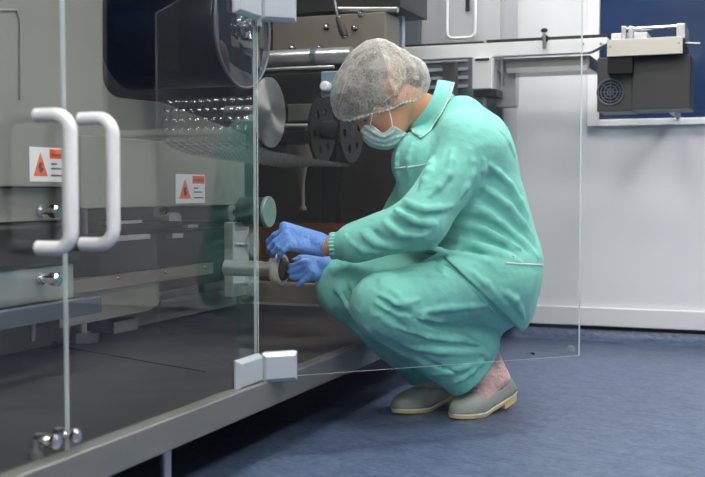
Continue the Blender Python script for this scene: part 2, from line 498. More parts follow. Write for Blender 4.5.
# perforated rail with screws, duct box below
rail = boxX(-1.66, 0.02, 60, 213, 262.3, 273.5, ref=213).build('rail', M['steel_w'], mach, bevel=0.0015)
for (sx, sy) in ((118, 278), (165, 272.5), (205, 267.5)):
    c = PX(sx, sy, -1.66); MB().sphere(c, 0.0055, 12, 8).build('rail_screw', M['chrome'], rail)
XD = -1.68
a = [PX(60, 290, XD), PX(160, 272, XD), PX(160, 303, XD), PX(151, 311, XD), PX(100, 322, XD), PX(60, 322, XD)]
a[0].z = a[1].z; a[4].z = a[3].z; a[5].z = a[3].z
MB().prism(a, (-0.1, 0, 0)).build('duct', M['steel_y'], mach, bevel=0.003)
boxX(-1.72, 0.08, 113, 137, 320, 332, ref=125).build('mounting_block', M['steel'], mach, bevel=0.002)
boxX(-1.80, 0.02, 160, 250, 294, 297, ref=200).build('ledge', M['steel'], mach)
# mid dark housing behind rail
boxX(-1.74, 0.16, 98, 236, 232, 292, ref=160).build('motor_housing', M['black'], mach, bevel=0.008)
# small conveyor fingers (light strips behind)
for (x0, x1, t0, t1, ref) in ((105, 142, 221, 224, 120), (108, 150, 236, 241, 120), (188, 198, 225, 228, 190), (172, 183, 234, 238, 175)):
    boxX(-1.70, 0.02, x0, x1, t0, t1, ref=ref).build('guide_strip', M['steel_l'], mach)
a = PX(168, 218, -1.66)
MB().prism([PX(169, 221, -1.66), PX(181.5, 221, -1.66), PX(181.5, 216, -1.66), PX(178.5, 212.5, -1.66), PX(172, 212.5, -1.66), PX(169, 216, -1.66)], (-0.03, 0, 0)).build('guide_lug', M['steel_l'], mach)
# rollers with axis towards the aisle
def rollerX(name, px, py, X, r, length, m, parent=mach, prof=None):
    c = PX(px, py, X)
    pr = prof or [(0, r*0.75), (0.004, r*0.95), (0.008, r), (length, r)]
    return MB().lathe(c, (-1, 0, 0), pr, 36).build(name, m, parent)
r1 = rollerX('roller', 233, 212.5, -1.56, 0.029, 0.2, M['steel'])
MB().lathe(PX(233, 212.5, -1.56), (1, 0, 0), [(0, 0.012), (0.02, 0.012), (0.021, 0.018), (0.03, 0.018)], 16).build('roller_nut', M['chrome'], r1)
r1 = rollerX('roller', 160, 211, -1.62, 0.025, 0.16, M['steel'])
MB().lathe(PX(160, 211, -1.62), (1, 0, 0), [(0, 0.01), (0.02, 0.01)], 16).build('roller_nut', M['chrome'], r1)
r1 = rollerX('roller', 268, 212, -1.38, 0.044, 0.085, M['dark'])
MB().lathe(PX(270, 212, -1.37), (-1, 0, 0), [(0, 0.044), (0.003, 0.046), (0.01, 0.046)], 40).build('end_disc', mat('mint_disc', (128, 160, 148), 0.3, 0.4), r1)
# steel bearing block behind the pane edge with two clear knobs
bb = boxX(-1.45, 0.03, 233, 249, 222, 296, ref=240).build('bearing_block', M['steel_l'], mach, bevel=0.003)
boxX(-1.449, 0.02, 235, 248, 222, 231, ref=240).build('bearing_cap', M['steel'], bb, bevel=0.002)
for py in (244.5, 283):
    c = PX(240, py, -1.45)
    kn = MB().cyl(c, c + Vector((0.03, 0, 0)), 0.008)
    kn.build('knob_stem', M['chrome'], bb)
    MB().lathe(c + Vector((0.03, 0, 0)), (1, 0, 0), [(0, 0.012), (0.004, 0.036), (0.009, 0.04), (0.016, 0.038), (0.019, 0.02)], 36).build('knob', M['plastic'], bb)
# box with rods below the hands
bx = MB(); Yb = 3.02
drawer = boxY(Yb, 0.05, 240, 320.5, 284, 303.5, ref=300).build('drawer_box', M['steel_w'], mach, bevel=0.002)
boxY(Yb-0.004, 0.004, 240, 320.5, 303.5, 306, ref=300).build('drawer_lip', M['steel_l'], drawer)
for (py, r, x1) in ((266.5, 0.011, 303), (283, 0.009, 300)):
    a = PY(240, py, 3.14); b = PY(x1, py, 3.14); b.z = a.z
    MB().cyl(a, b, r).build('rod', M['steel_l'], mach)
# amber film guard behind
Ya = 3.55
MB().box(PY(232, 240, Ya).x, PY(345, 240, Ya).x, Ya, Ya+0.006, PY(300, 296, Ya).z, PY(300, 223, Ya).z).build('amber_guard', M['amber'], mach)
# upper transverse plate and roller bank
Yt = 3.42
plate = boxY(Yt, 0.15, 273, 385, 12, 50, ref=380).build('cross_plate', M['steel_w'], mach, bevel=0.003)
for (sx, sy) in ((327, 27), (355, 28), (361, 14), (293, 48), (320, 48)):
    c = PY(sx, sy, Yt)
    MB().lathe(c, (0, -1, 0), [(0, 0.012), (0.004, 0.012), (0.005, 0.006), (0.02, 0.007), (0.024, 0.003)], 14).build('bolt', M['chrome'], plate)
MB().cyl(PY(338, 9, Yt+0.03), PY(398, 9, Yt+0.03), 0.011).build('rod', M['steel_l'], mach)
boxY(Yt+0.02, 0.3, 225, 400, -60, 8, ref=380).build('upper_housing', M['dark'], mach)
boxY(Yt+0.2, 0.03, 396, 402, -60, 46, ref=400).build('side_strip', mat('pale_blue_plastic', (176, 200, 226), 0.3), mach)
ra = PY(258, 59.5, Yt-0.08); rb = PY(352, 59.5, Yt-0.08); rb.z = ra.z
rc = PY(313, 59, Yt-0.08); rc.z = ra.z
rr = MB().cyl(ra, rb, 0.027, 32).build('feed_roller', M['steel_l'], mach)
MB().lathe(rc, (1, 0, 0), [(0, 0.033), (0.018, 0.033)], 32).build('roller_collar', M['bluegrey'], rr)
a = PY(258, 70, Yt-0.12); b = PY(334, 70, Yt-0.12); b.z = a.z
MB().cyl(a, b, 0.0055).build('rod', M['steel_l'], mach)
boxY(Yt, 0.12, 262, 322, 73, 104, ref=300).build('cross_block', M['dark'], mach, bevel=0.004)
boxY(Yt-0.03, 0.03, 288, 322, 104, 121, ref=300).build('cover_plate', M['steel'], mach, bevel=0.003)
a = PY(280, 126, Yt-0.05); b = PY(345, 126, Yt-0.05); b.z = a.z
MB().cyl(a, b, 0.007).build('rod', M['steel_l'], mach)
boxY(Yt+0.02, 0.1, 280, 345, 131, 143, ref=300).build('cross_bar', M['dark'], mach, bevel=0.003)
br = boxY(Yt-0.12, 0.05, 321, 346, 71, 97, ref=330).build('bracket', mat('bluish_steel', (150, 176, 196), 0.35, 0.5), mach, bevel=0.003)
c = PY(327, 87, Yt-0.12)
MB().lathe(c, (0, -1, 0), [(0, 0.016), (0.02, 0.018), (0.028, 0.013), (0.03, 0.006)], 20).build('knob', M['white'], br)
# lever
l0 = PY(333, -8, Yt-0.06); l1 = PY(338, 18, Yt-0.1); l2 = PY(345, 37, Yt-0.12)
lev = MB().tube([l0, l1, l2], 0.0055, 10).build('lever', M['chrome'], mach)
MB().tube([l1, l1.lerp(l2, .3), l1.lerp(l2, .8), l2], [0.009, 0.0125, 0.0145, 0.011], 14).build('lever_grip', M['black'], lev)
# pale funnel
fc = PY(301, 150, 3.7); fb = PY(303, 205, 3.7)
MB().lathe(fc, fb-fc, [(-0.02, 0.05), (0.02, 0.044), (0.07, 0.02), (0.12, 0.009), ((fb-fc).length, 0.007), ((fb-fc).length+.012, 0.014), ((fb-fc).length+.02, 0.012)], 28).build('funnel', mat('pale_funnel', (112, 102, 92), 0.4), mach)
# dark vertical column
boxY(3.88, 0.05, 322, 336, 140, 330, ref=330).build('column', M['black'], mach)
# silver dial disc
c = PX(271, 112.5, -1.50)
DISC = mat('turned_disc', (196, 198, 196), 0.36, 1.0)
nt = DISC.node_tree; b_ = nt.nodes['Principled BSDF']
b_.inputs['Anisotropic'].default_value = 0.9; b_.inputs['Anisotropic Rotation'].default_value = 0.25
tn = nt.nodes.new('ShaderNodeTangent'); tn.direction_type = 'RADIAL'; tn.axis = 'X'
nt.links.new(tn.outputs[0], b_.inputs['Tangent'])
dm = MB().lathe((0, 0, 0), (-1, 0, 0), [(0, 0.112), (0.008, 0.113), (0.009, 0.05), (0.03, 0.05), (0.031, 0.025), (0.16, 0.025)], 64).build('dial_disc', DISC, mach)
dm.location = c

# ---- glazing
GT = 0.007
def pane(name, y0, y1, z0, z1, mats=(M['glass'], M['edge'])):
    m = MB()
    x0, x1 = GX-GT/2, GX+GT/2
    m.add([(x1,y0,z0),(x1,y1,z0),(x1,y1,z1),(x1,y0,z1),(x0,y0,z0),(x0,y0,z1),(x0,y1,z1),(x0,y1,z0)],
          [(0,1,2,3),(4,5,6,7)], 0)
    m.add([(x1,y0,z0),(x1,y1,z0),(x1,y1,z1),(x1,y0,z1),(x0,y0,z0),(x0,y0,z1),(x0,y1,z1),(x0,y1,z0)],
          [(0,4,7,1),(2,6,5,3),(0,3,5,4),(1,7,6,2)], 1)
    return m.build(name, list(mats), mach, smooth=False)
yj = PX(64.5, 200, GX).y; yh = PX(255, 200, GX).y
GZ0, GZ1 = HP-0.004, 1.16
dA = pane('glass_door', yj-0.72, yj-0.0015, GZ0, GZ1)
dB = pane('glass_door', yj+0.0015, yh, GZ0, GZ1)
def handle(pxm, pyt, pyb, door):
    top = PX(pxm, pyt, GX+GT/2); bot = PX(pxm, pyb, GX+GT/2)
    y = top.y; p = 0.068; r = 0.028; pts = []
    zt, zbm = top.z, bot.z
    pts.append((GX+GT/2, y, zt)); pts.append((GX+p-r, y, zt))
    for k in range(1, 7):
        a = PI/2*k/6; pts.append((GX+p-r+r*math.sin(a), y, zt-r*(1-math.cos(a))))
    for k in range(0, 7):
        a = PI/2*k/6; pts.append((GX+p-r*(1-math.cos(a)), y, zbm+r-r*math.sin(a)))
    pts.append((GX+GT/2, y, zbm))
    h = MB().tube(pts, 0.0115, 18).build('door_handle', M['white'], door, angle=60)
    return h
handle(36, 115.5, 248, dA)
handle(80, 119, 244, dB)
# bottom stud fixings of panes
for (px, py, dd) in ((51, 441, dA), (71, 435, dB)):
    c = PX(px, py, GX+GT/2)
    m = MB().lathe(c-Vector((0.03, 0, 0)), (1, 0, 0), [(0, 0.011), (0.02, 0.012), (0.03, 0.006), (0.034, 0.012), (0.042, 0.012), (0.046, 0.008)], 20)
    m.build('pane_fixing', M['chrome'], dd)
c = PX(35, 449, GX-0.02)
MB().lathe((c.x, c.y, HP), ZV, [(0, 0.014), (0.012, 0.014), (0.016, 0.007), (0.03, 0.006)], 16).build('locating_pin', M['steel'], mach)
# open door, swung out towards the aisle
hp = Vector((GX+0.004, yh+0.006, 0))
endb = P(579, 355.5, 2.845)
dv = Vector((endb.x-hp.x, endb.y-hp.y, 0)); DW = dv.length; dv.normalize()
dn = Vector((dv.y, -dv.x, 0))           # outer side of the door
m = MB(); z0 = P(579, 355.5, 2.845).z; z1 = GZ1
q = lambda s, n, z: hp + dv*s + dn*(n*GT/2) + Vector((0, 0, z))
V = [q(0,1,z0), q(DW,1,z0), q(DW,1,z1), q(0,1,z1), q(0,-1,z0), q(DW,-1,z0), q(DW,-1,z1), q(0,-1,z1)]
m.add(V, [(0,1,2,3),(4,7,6,5)], 0); m.add(V, [(0,4,5,1),(2,6,7,3),(1,5,6,2),(0,3,7,4)], 1)
dC = m.build('glass_door', [M['glass'], M['edge']], mach, smooth=False)
dC['label'] = 'clear door swung open in front of the crouching worker'
def on_door(px, py):
    d = ray(px, py); s = (hp - CAM).dot(dn) / d.dot(dn)
    return CAM + d*s
for (px, py, r) in ((570.5, 349, 0.0085), (532.5, 353.5, 0.003)):
    c = on_door(px, py)
    MB().lathe(c-dn*0.009, dn, [(0, r*.6), (0.003, r), (0.015, r), (0.018, r*.6)], 20).build('door_stop', M['plastic'] if r > .005 else M['black'], dC)
# hinges: two bevelled clamp plates
def hinge(zlo, zhi, cut):
    H = None
    # plate on the fixed pane (runs towards the viewer), on its aisle side
    def plate(o, u, n, L, name):
        b = 0.009; th = 0.016
        o = Vector(o)
        vs = []
        for (d, ins) in ((0, 0), (0.006, 0), (th, b)):
            for (s, z) in ((ins if ins else 0, zlo+ins), (L-ins, zlo+ins), (L-ins, zhi-ins), (ins, zhi-ins)):
                vs.append(o + u*s + n*d + Vector((0, 0, z)))
        fs = [(0,3,2,1), (8,9,10,11)]
        for l in (0, 4):
            for k in range(4):
                k2 = (k+1) % 4; fs.append((l+k, l+k2, l+4+k2, l+4+k))
        return MB().add(vs, fs)
    a = plate((GX+GT/2+0.0005, yh+0.006, 0), Vector((0, -1, 0)), Vector((1, 0, 0)), 0.125, 'p')
    h = a.build('hinge_plate', M['alu'], dB, bevel=0.0015)
    b = plate(hp + dn*(GT/2+0.0005) + dv*0.004, dv, dn, 0.088, 'p')
    b.build('hinge_plate', M['alu'], dC, bevel=0.0015)
    # inner counter plates
    b = plate(hp - dn*(GT/2+0.0005) + dv*0.014, dv, -dn, 0.078, 'p')
    b.build('hinge_plate', M['alu'], dC, bevel=0.0015)
    MB().cyl((hp.x+0.004, hp.y-0.002, zlo-0.012), (hp.x+0.004, hp.y-0.002, zhi), 0.009, 20).build('hinge_pin', M['chrome'], dC)
zh0 = PX(255, 383, GX).z; zh1 = PX(255, 353, GX).z
hinge(zh0, zh1, 0)
zt0 = PX(255, 21, GX).z
hinge(zt0, zt0 + (zh1-zh0), 0)

# ------------------------------------------------------------------ loose things inside the machine
# large film reel: clear flange, black wound film
c = PX(243, 27, -1.355)
reel = thing('film_reel', 'big reel of black film with a clear round flange, high inside the machine', 'film reel', c)
FILM = mat('black_film', (16, 17, 19), 0.3, 0.1, var=0.2, vscale=30, bump=0.12, bscale=70)
MB().lathe(c-Vector((0.012, 0, 0)), (-1, 0, 0), [(0, 0.158), (0.004, 0.160), (0.345, 0.160), (0.349, 0.158)], 72).build('wound_film', FILM, reel)
FLG = glassmat('smoked_flange', (0.55, 0.57, 0.58), 2.0, haze=0.015)
MB().lathe(c, (-1, 0, 0), [(0, 0.166), (0.001, 0.1685), (0.005, 0.1685), (0.006, 0.166)], 72).build('flange', FLG, reel)
ring = [c + Vector((0.001, 0.166*math.cos(2*PI*k/64), 0.166*math.sin(2*PI*k/64))) for k in range(64)]
MB().tube(ring, 0.004, 8, closed=True).build('flange_rim', M['bluegrey'], reel)
hubm = MB().lathe(c, (1, 0, 0), [(0, 0.03), (0.006, 0.03), (0.008, 0.016), (0.03, 0.014), (0.034, 0.02), (0.044, 0.018)], 24)
for k in range(3):
    a = 2*PI*k/3+.4
    hubm.cyl(c+Vector((0.02, 0, 0)), c+Vector((0.024, 0.035*math.cos(a), 0.035*math.sin(a))), 0.006)
hubm.build('hub', M['chrome'], reel)
# blister foil web
XF, XK = -1.27, -1.53
guide = [(252, 96), (250, 106), (248, 125), (251, 141), (268, 150), (300, 156), (330, 161), (352, 164.5)]
gp = [PX(a, b, XF) for a, b in guide]
# resample path
path = []
for i in range(len(gp)-1):
    L = (gp[i+1]-gp[i]).length; n = max(1, int(L/0.004))
    for k in range(n): path.append(gp[i].lerp(gp[i+1], k/n))
for _ in range(14):
    path = [path[0]] + [(path[i-1]+path[i]*2+path[i+1])/4 for i in range(1, len(path)-1)] + [path[-1]]
S = [0.0]
for i in range(1, len(path)): S.append(S[-1]+(path[i]-path[i-1]).length)
rows = []; nx = 66
for i, p in enumerate(path):
    tdir = (path[min(i+1, len(path)-1)] - path[max(i-1, 0)]).normalized()
    nrm = Vector((1, 0, 0)).cross(tdir)
    row = []
    for k in range(nx+1):
        x = XF + (XK-XF)*k/nx
        u = ((k/nx*11) % 1)-.5; v = ((S[i]/0.0265) % 1)-.5
        d = math.hypot(u, v)
        h = 0.011*max(0, 1-(d/0.40)**2)**.5 if d < .40 else 0
        row.append(Vector((x, p.y, p.z)) - nrm*h)
    rows.append(row)
web = MB().grid(rows).build('blister_foil', glassmat('blister_plastic', (0.80, 0.83, 0.84), 2.6, haze=0.02), angle=80)
tag(web, 'clear plastic blister foil with rows of domed pockets, running down to the black spool', 'foil')
# black flanged spool
sp = thing('foil_spool', 'black spool with two drilled round flanges behind the worker\'s face mask', 'spool', PX(352, 130, -1.25))
def flange(c, r, nm):
    m = MB(); nseg = 48; n = 6
    # disc with holes: build as polar grid with hole cells skipped -> use bmesh boolean-free approach
    vs = []; fs = []
    rad = [0.016, 0.3*r, 0.5*r, 0.58*r, 0.66*r, 0.74*r, 0.95*r, r]
    o = []
    for sx in (0.0, -0.010):
        for q in rad:
            for k in range(nseg):
                a = 2*PI*k/nseg
                vs.append(c + Vector((sx, q*math.cos(a), q*math.sin(a))))
    nr = len(rad); off = nr*nseg
    hole = lambda i, k: i in (2, 3, 4) and (k % 8) in (0, 1, 2)
    for i in range(nr-1):
        for k in range(nseg):
            k2 = (k+1) % nseg
            if hole(i, k): continue
            fs.append((i*nseg+k, i*nseg+k2, (i+1)*nseg+k2, (i+1)*nseg+k))
            fs.append((off+i*nseg+k, off+(i+1)*nseg+k, off+(i+1)*nseg+k2, off+i*nseg+k2))
    for k in range(nseg):
        k2 = (k+1) % nseg
        for i in (0, nr-1): fs.append((i*nseg+k, i*nseg+k2, off+i*nseg+k2, off+i*nseg+k))
        for i in (2, 3, 4):
            if hole(i, k) and not hole(i, (k-1) % nseg): fs.append((i*nseg+k, (i+1)*nseg+k, off+(i+1)*nseg+k, off+i*nseg+k))
            if hole(i, k) and not hole(i, k2): fs.append((i*nseg+k2, (i+1)*nseg+k2, off+(i+1)*nseg+k2, off+i*nseg+k2))
        if hole(2, k): fs.append((2*nseg+k, 2*nseg+k2, off+2*nseg+k2, off+2*nseg+k))
        if hole(4, k): fs.append((5*nseg+k, 5*nseg+k2, off+5*nseg+k2, off+5*nseg+k))
    return m.add(vs, fs).build('flange', M['black'], sp, angle=30)
cf = PX(352, 130, -1.25)
flange(cf, 0.104, 'flange')
flange(cf - Vector((0.10, 0, 0)), 0.104, 'flange')
MB().lathe(cf, (-1, 0, 0), [(-0.002, 0.015), (0, 0.022), (0.01, 0.03), (0.11, 0.03), (0.16, 0.012)], 28).build('axle', M['dark'], sp)
# tape ring on the mandrel, gripped by the worker
c = PX(283.5, 269.5, -1.235)
core = thing('film_core', 'white plastic core ring on a short mandrel, gripped by the blue gloved hands', 'core ring', c)
m = MB(); prof = [(0, 0.034), (0.001, 0.0415), (0.004, 0.0435), (0.020, 0.0435), (0.024, 0.0415), (0.025, 0.034), (0.02, 0.0325), (0.004, 0.0325), (0, 0.034)]
seg = 48; vs = []; fs = []
for t_, r_ in prof[:-1]:
    for k in range(seg):
        a = 2*PI*k/seg; vs.append(c + Vector((-t_, r_*math.cos(a), r_*math.sin(a))))
n = len(prof)-1
for i in range(n):
    for k in range(seg):
        k2 = (k+1) % seg; j = (i+1) % n
        fs.append((i*seg+k, i*seg+k2, j*seg+k2, j*seg+k))
m.add(vs, fs).build('ring', M['ivory'], core, angle=40)
MB().lathe(c + Vector((0.014, 0, 0)), (-1, 0, 0), [(0, 0.012), (0.004, 0.024), (0.012, 0.03), (0.03, 0.03), (0.035, 0.016)], 32).build('mandrel', [M['brown']], core)
MB().lathe(c - Vector((0.036, 0, 0)), (-1, 0, 0), [(0, 0.02), (0.03, 0.02), (0.031, 0.022), (0.14, 0.022)], 32).build('mandrel_shaft', M['steel_l'], core)
MB().lathe(c - Vector((0.026, 0, 0)), (-1, 0, 0), [(0, 0.022), (0.002, 0.032), (0.009, 0.032)], 32).build('collar', M['steel_l'], core)
# ------------------------------------------------------------------ discharge conveyor in front of the back wall
CYb = 4.10
conv = thing('conveyor', 'narrow white conveyor beam with a dark rail ending before the window', 'conveyor', (PY(500, 60, CYb).x, CYb, 0))
zr = lambda px, py, Y=CYb: PY(px, py, Y).z
xb0, xb1 = PY(392, 48, CYb).x, PY(590, 48, CYb).x; xt = PY(607, 48, CYb).x
zb1, zb0 = zr(540, 40.5), zr(540, 54.5)
MB().prism([(xb0, CYb, zb0), (xb1, CYb, zb0), (xt, CYb, zb0+.03), (xt, CYb, zb1), (xb0, CYb, zb1)], (0, .05, 0)).build('beam', M['white'], conv, bevel=0.002)
x_r0 = PY(486, 48, CYb).x
MB().box(x_r0, PY(606, 48, CYb).x, CYb+.005, CYb+.03, zb1, zb1+.013).build('rail', M['dark'], conv, bevel=0.002)
MB().box(xb0, PY(482, 48, CYb).x, CYb+.02, CYb+.04, zb1, zb1+.012).build('rail', M['dark'], conv, bevel=0.002)
cx = PY(545, 40, CYb).x
cl = MB().box(cx-.011, cx+.011, CYb-.012, CYb+.03, zb1-.004, zb1+.016).build('rail_clamp', M['dark'], conv, bevel=0.002)
MB().cyl((cx, CYb-.016, zr(545, 49)), (cx, CYb-.016, zr(545, 34)), 0.006).build('clamp_stem', M['steel'], cl)
MB().lathe((cx, CYb-.016, zr(545, 33)), ZV, [(0, .007), (.004, .013), (.011, .013), (.015, .008)], 16).build('clamp_knob', M['black'], cl)
for px in (583, 601):
    c = PY(px, 44, CYb); MB().lathe(c, (0, -1, 0), [(0, .005), (.003, .005)], 12).build('screw', M['steel'], conv)
MB().box(PY(494, 60, CYb+.06).x, PY(590, 60, CYb+.06).x, CYb+.06, CYb+.3, zr(540, 70, CYb+.06), zb0-.002).build('lower_tray', M['steel'], conv, bevel=0.003)
MB().box(PY(507, 60, CYb+.05).x, PY(588, 60, CYb+.05).x, CYb+.045, CYb+.06, zr(540, 72, CYb+.05), zr(540, 67, CYb+.05)).build('tray_lip', M['steel_l'], conv)
MB().box(PY(496, 60, CYb+.1).x, PY(516, 60, CYb+.1).x, CYb+.1, CYb+.16, zr(505, 107, CYb+.1), zr(505, 68, CYb+.1)).build('tray_bracket', M['steel_l'], conv, bevel=0.003)
MB().cyl(PY(502, 60, CYb+.04), PY(502, 86, CYb+.04), 0.007).build('hanger_rod', M['steel'], conv)
MB().box(PY(472, 60, CYb-.03).x, PY(492, 60, CYb-.03).x, CYb-.03, CYb+.1, zr(480, 89, CYb-.03), zr(480, 57, CYb-.03)).build('drive_box', M['white'], conv, bevel=0.004)
MB().box(PY(475, 60, CYb-.035).x, PY(489, 60, CYb-.035).x, CYb-.034, CYb-.029, zr(480, 61, CYb-.03), zr(480, 58.5, CYb-.03)).build('drive_slot', M['dark'], conv)
MB().box(PY(474, 60, CYb).x, PY(497, 60, CYb).x, CYb-.01, CYb+.1, zr(480, 97), zr(480, 89.5)).build('drive_foot', M['dark'], conv, bevel=0.003)
MB().cyl(PY(484, 96, CYb+.03), PY(484, 110, CYb+.03), 0.012).build('drive_shaft', M['steel'], conv)
lx = PY(450, 60, CYb+.1).x
MB().box(lx-.025, lx+.025, CYb+.08, CYb+.13, 0, zb0-.002).build('support_leg', M['steel'], conv)
MB().box(lx+.4-.6, lx+.4-.55, CYb+.08, CYb+.13, 0, zb0-.002).build('support_leg', M['steel'], conv)
# end unit over the window
EY = 4.02
eu = thing('transfer_unit', 'stainless transfer unit with dark fan housing below, before the blue window', 'machine', (PY(645, 60, EY).x, EY, 0))
x0, x1 = PY(607, 48, EY).x, PY(682.5, 48, EY).x
zt, zl = zr(645, 38, EY), zr(645, 55, EY)
MB().box(x0, x1, EY, EY+.012, zl, zt).build('front_plate', mat('satin_steel', (200, 196, 186), 0.35, 0.6), eu, bevel=0.001)
for px, py in ((610, 47), (679, 43)):
    c = PY(px, py, EY); MB().lathe(c, (0, -1, 0), [(0, .004), (.002, .004)], 12).build('screw', M['steel'], eu)
MB().box(x0+.01, x1, EY+.012, EY+.3, zl+.004, zt-.006).build('bed', M['dark'], eu, bevel=0.003)
xe = PY(632, 48, EY+.03).x
MB().box(PY(611, 48, EY+.03).x, PY(647, 48, EY+.03).x, EY+.03, EY+.2, zt-.006, zr(630, 32.5, EY+.03)).build('cover', M['white'], eu, bevel=0.003)
for dy, py in ((.02, 29), (.1, 29.5), (.16, 30)):
    a = PY(624, py, EY+dy); b = PY(683, py, EY+dy); b.z = a.z
    MB().cyl(a, b, .005).build('rod', M['chrome'], eu)
for px in (624, 631, 679, 683):
    a = PY(px, 30, EY+.02).x
    MB().box(a-.008, a+.008, EY+.01, EY+.2, zt-.006, zr(645, 25.5, EY+.02)).build('rod_holder', M['steel_l'], eu, bevel=0.002)
MB().cyl(PY(683, 43, EY+.05), PY(700, 44, EY+.05), .005).build('rod', M['steel'], eu)
# fan housing
HY = EY+.06
xa, xm, xz = PY(597, 80, HY).x, PY(632, 80, HY).x, PY(690, 80, HY).x
zh = zl+.004; zlw = zr(640, 110.5, HY)
FH = mat('dark_grey_housing', (66, 66, 66), 0.38, 0.4, var=0.1, vscale=4)
hs = MB().box(xa, xm, HY+.004, HY+.2, zlw, zh).build('fan_housing', FH, eu, bevel=0.002)
MB().box(xm, xz, HY, HY+.22, zlw+.004, zh).build('motor_housing', FH, eu, bevel=0.002)
c = PY(610.5, 92, HY+.004)
m = MB()
for k in range(4):
    rr_ = .012+.0115*k
    m.tube([c + Vector((rr_*math.cos(2*PI*j/40), -.003, rr_*math.sin(2*PI*j/40))) for j in range(40)], .0022 if k < 3 else .004, 6, closed=True)
for k in range(8):
    a = 2*PI*k/8; m.cyl(c+Vector((0, -.003, 0)), c+Vector((.046*math.cos(a), -.003, .046*math.sin(a))), .0016, 6)
m.build('fan_grille', M['bluegrey'], hs)
MB().lathe(c, (0, -1, 0), [(0, .044), (.0012, .044)], 36).build('fan_opening', M['black'], hs)
MB().box(PY(664, 80, HY).x, PY(668.5, 80, HY).x, HY+.1, HY+.13, wz0, zlw+.004).build('support', M['steel_l'], eu)
MB().box(PY(664, 80, HY).x, PY(668.5, 80, HY).x, HY+.1, WY+.018, wz0, wz0+.02).build('support_arm', M['steel_l'], eu)
MB().box(PY(606, 60, EY).x+.004, PY(632, 60, EY).x, EY+.013, EY+.07, zr(620, 73, EY), zl+.003).build('mounting_block', M['black'], eu)

# ------------------------------------------------------------------ enclosure behind the conveyor, upper middle
BY = 4.34
enc = thing('machine_enclosure', 'pale grey machine enclosure with a looped door handle behind the conveyor', 'machine', (PY(450, 60, BY).x, BY, 0))
g1 = mat('enclosure_grey', (176, 178, 184), 0.35, 0.1); g2 = mat('enclosure_dark', (104, 110, 122), 0.35, 0.2)
xa, xb = PY(300, 60, BY).x, PY(503, 60, BY).x
MB().box(xa, xb, BY+.02, WY-.03, .05, 1.7).build('cabinet_body', g1, enc, bevel=0.004)
xd0, xd1 = PY(421, 60, BY).x, PY(500, 60, BY).x
zz = zr(450, 55, BY)
dr = MB().box(xd0, xd1, BY, BY+.018, zz, 1.66).build('cabinet_door', mat('door_grey', (190, 192, 197), 0.25, 0.1), enc, bevel=0.004)
MB().box(xa, xd0-.004, BY, BY+.018, zz, 1.66).build('side_panel', g2, enc, bevel=0.004)
MB().box(xa, xb, BY, BY+.018, .3, zz-.004).build('lower_panel', g2, enc, bevel=0.004)
for k in range(4):
    z_ = zz-.03-k*.035
    MB().box(PY(418, 60, BY).x, PY(468, 60, BY).x, BY-.01, BY, z_, z_+.012).build('louvre', g1, enc)
ha, hb_ = PY(447, 38, BY-.03), PY(475, 38, BY-.03)
zt_ = zr(450, -30, BY-.03); zl_ = zr(460, 38, BY-.03)
pts = [(ha.x, BY, zt_), (ha.x, BY-.03, zt_)]
for k in range(7):
    a = PI/2*k/6; pts.append((ha.x+.025*(1-math.cos(a)), BY-.03, zl_+.025*(1-math.sin(a))))
for k in range(7):
    a = PI/2*k/6; pts.append((hb_.x-.025*(1-math.sin(a)), BY-.03, zl_+.025*(1-math.cos(a))))
pts += [(hb_.x, BY-.03, zt_), (hb_.x, BY, zt_)]
MB().tube(pts, .0065, 10).build('looped_handle', M['white'], dr, angle=60)
MB().box(PY(466, 0, BY).x, PY(470, 0, BY).x, BY-.008, BY, zr(468, 11, BY), zr(468, -12, BY)).build('lock', M['black'], dr)
# ------------------------------------------------------------------ signed distance modelling (numpy) -> mesh
def smin(a, b, k):
    if k <= 0: return np.minimum(a, b)
    h = np.clip(0.5 + 0.5*(b-a)/k, 0, 1)
    return b + (a-b)*h - k*h*(1-h)
def smax(a, b, k): return -smin(-a, -b, k)

class Cap:
    """tapered capsule"""
    def __init__(s, a, b, r0, r1=None, k=0.02, op='u'):
        s.a = np.array(a, float); s.b = np.array(b, float); s.r0 = r0; s.r1 = r0 if r1 is None else r1; s.k = k; s.op = op
        R_ = max(s.r0, s.r1)+k+0.012
        s.lo = np.minimum(s.a, s.b)-R_; s.hi = np.maximum(s.a, s.b)+R_
    def d(s, X, Y, Z):
        ba = s.b-s.a; L2 = max(float(ba@ba), 1e-12)
        px, py, pz = X-s.a[0], Y-s.a[1], Z-s.a[2]
        t = np.clip((px*ba[0]+py*ba[1]+pz*ba[2])/L2, 0, 1)
        return np.sqrt((px-ba[0]*t)**2+(py-ba[1]*t)**2+(pz-ba[2]*t)**2) - (s.r0+(s.r1-s.r0)*t)
class Ell:
    """ellipsoid with axes u v w (unit) and radii"""
    def __init__(s, c, u, v, r, k=0.02, op='u'):
        s.c = np.array(c, float); u = Vector(u).normalized(); v = Vector(v); v = (v-u*v.dot(u)).normalized(); w = u.cross(v)
        s.A = np.array([u, v, w], float); s.r = np.array(r, float); s.k = k; s.op = op
        R_ = max(r)+k+0.012; s.lo = s.c-R_; s.hi = s.c+R_
    def d(s, X, Y, Z):
        px, py, pz = X-s.c[0], Y-s.c[1], Z-s.c[2]
        q = [px*a[0]+py*a[1]+pz*a[2] for a in s.A]
        k0 = np.sqrt((q[0]/s.r[0])**2+(q[1]/s.r[1])**2+(q[2]/s.r[2])**2)
        k1 = np.sqrt((q[0]/s.r[0]**2)**2+(q[1]/s.r[1]**2)**2+(q[2]/s.r[2]**2)**2)
        return k0*(k0-1)/np.maximum(k1, 1e-9)
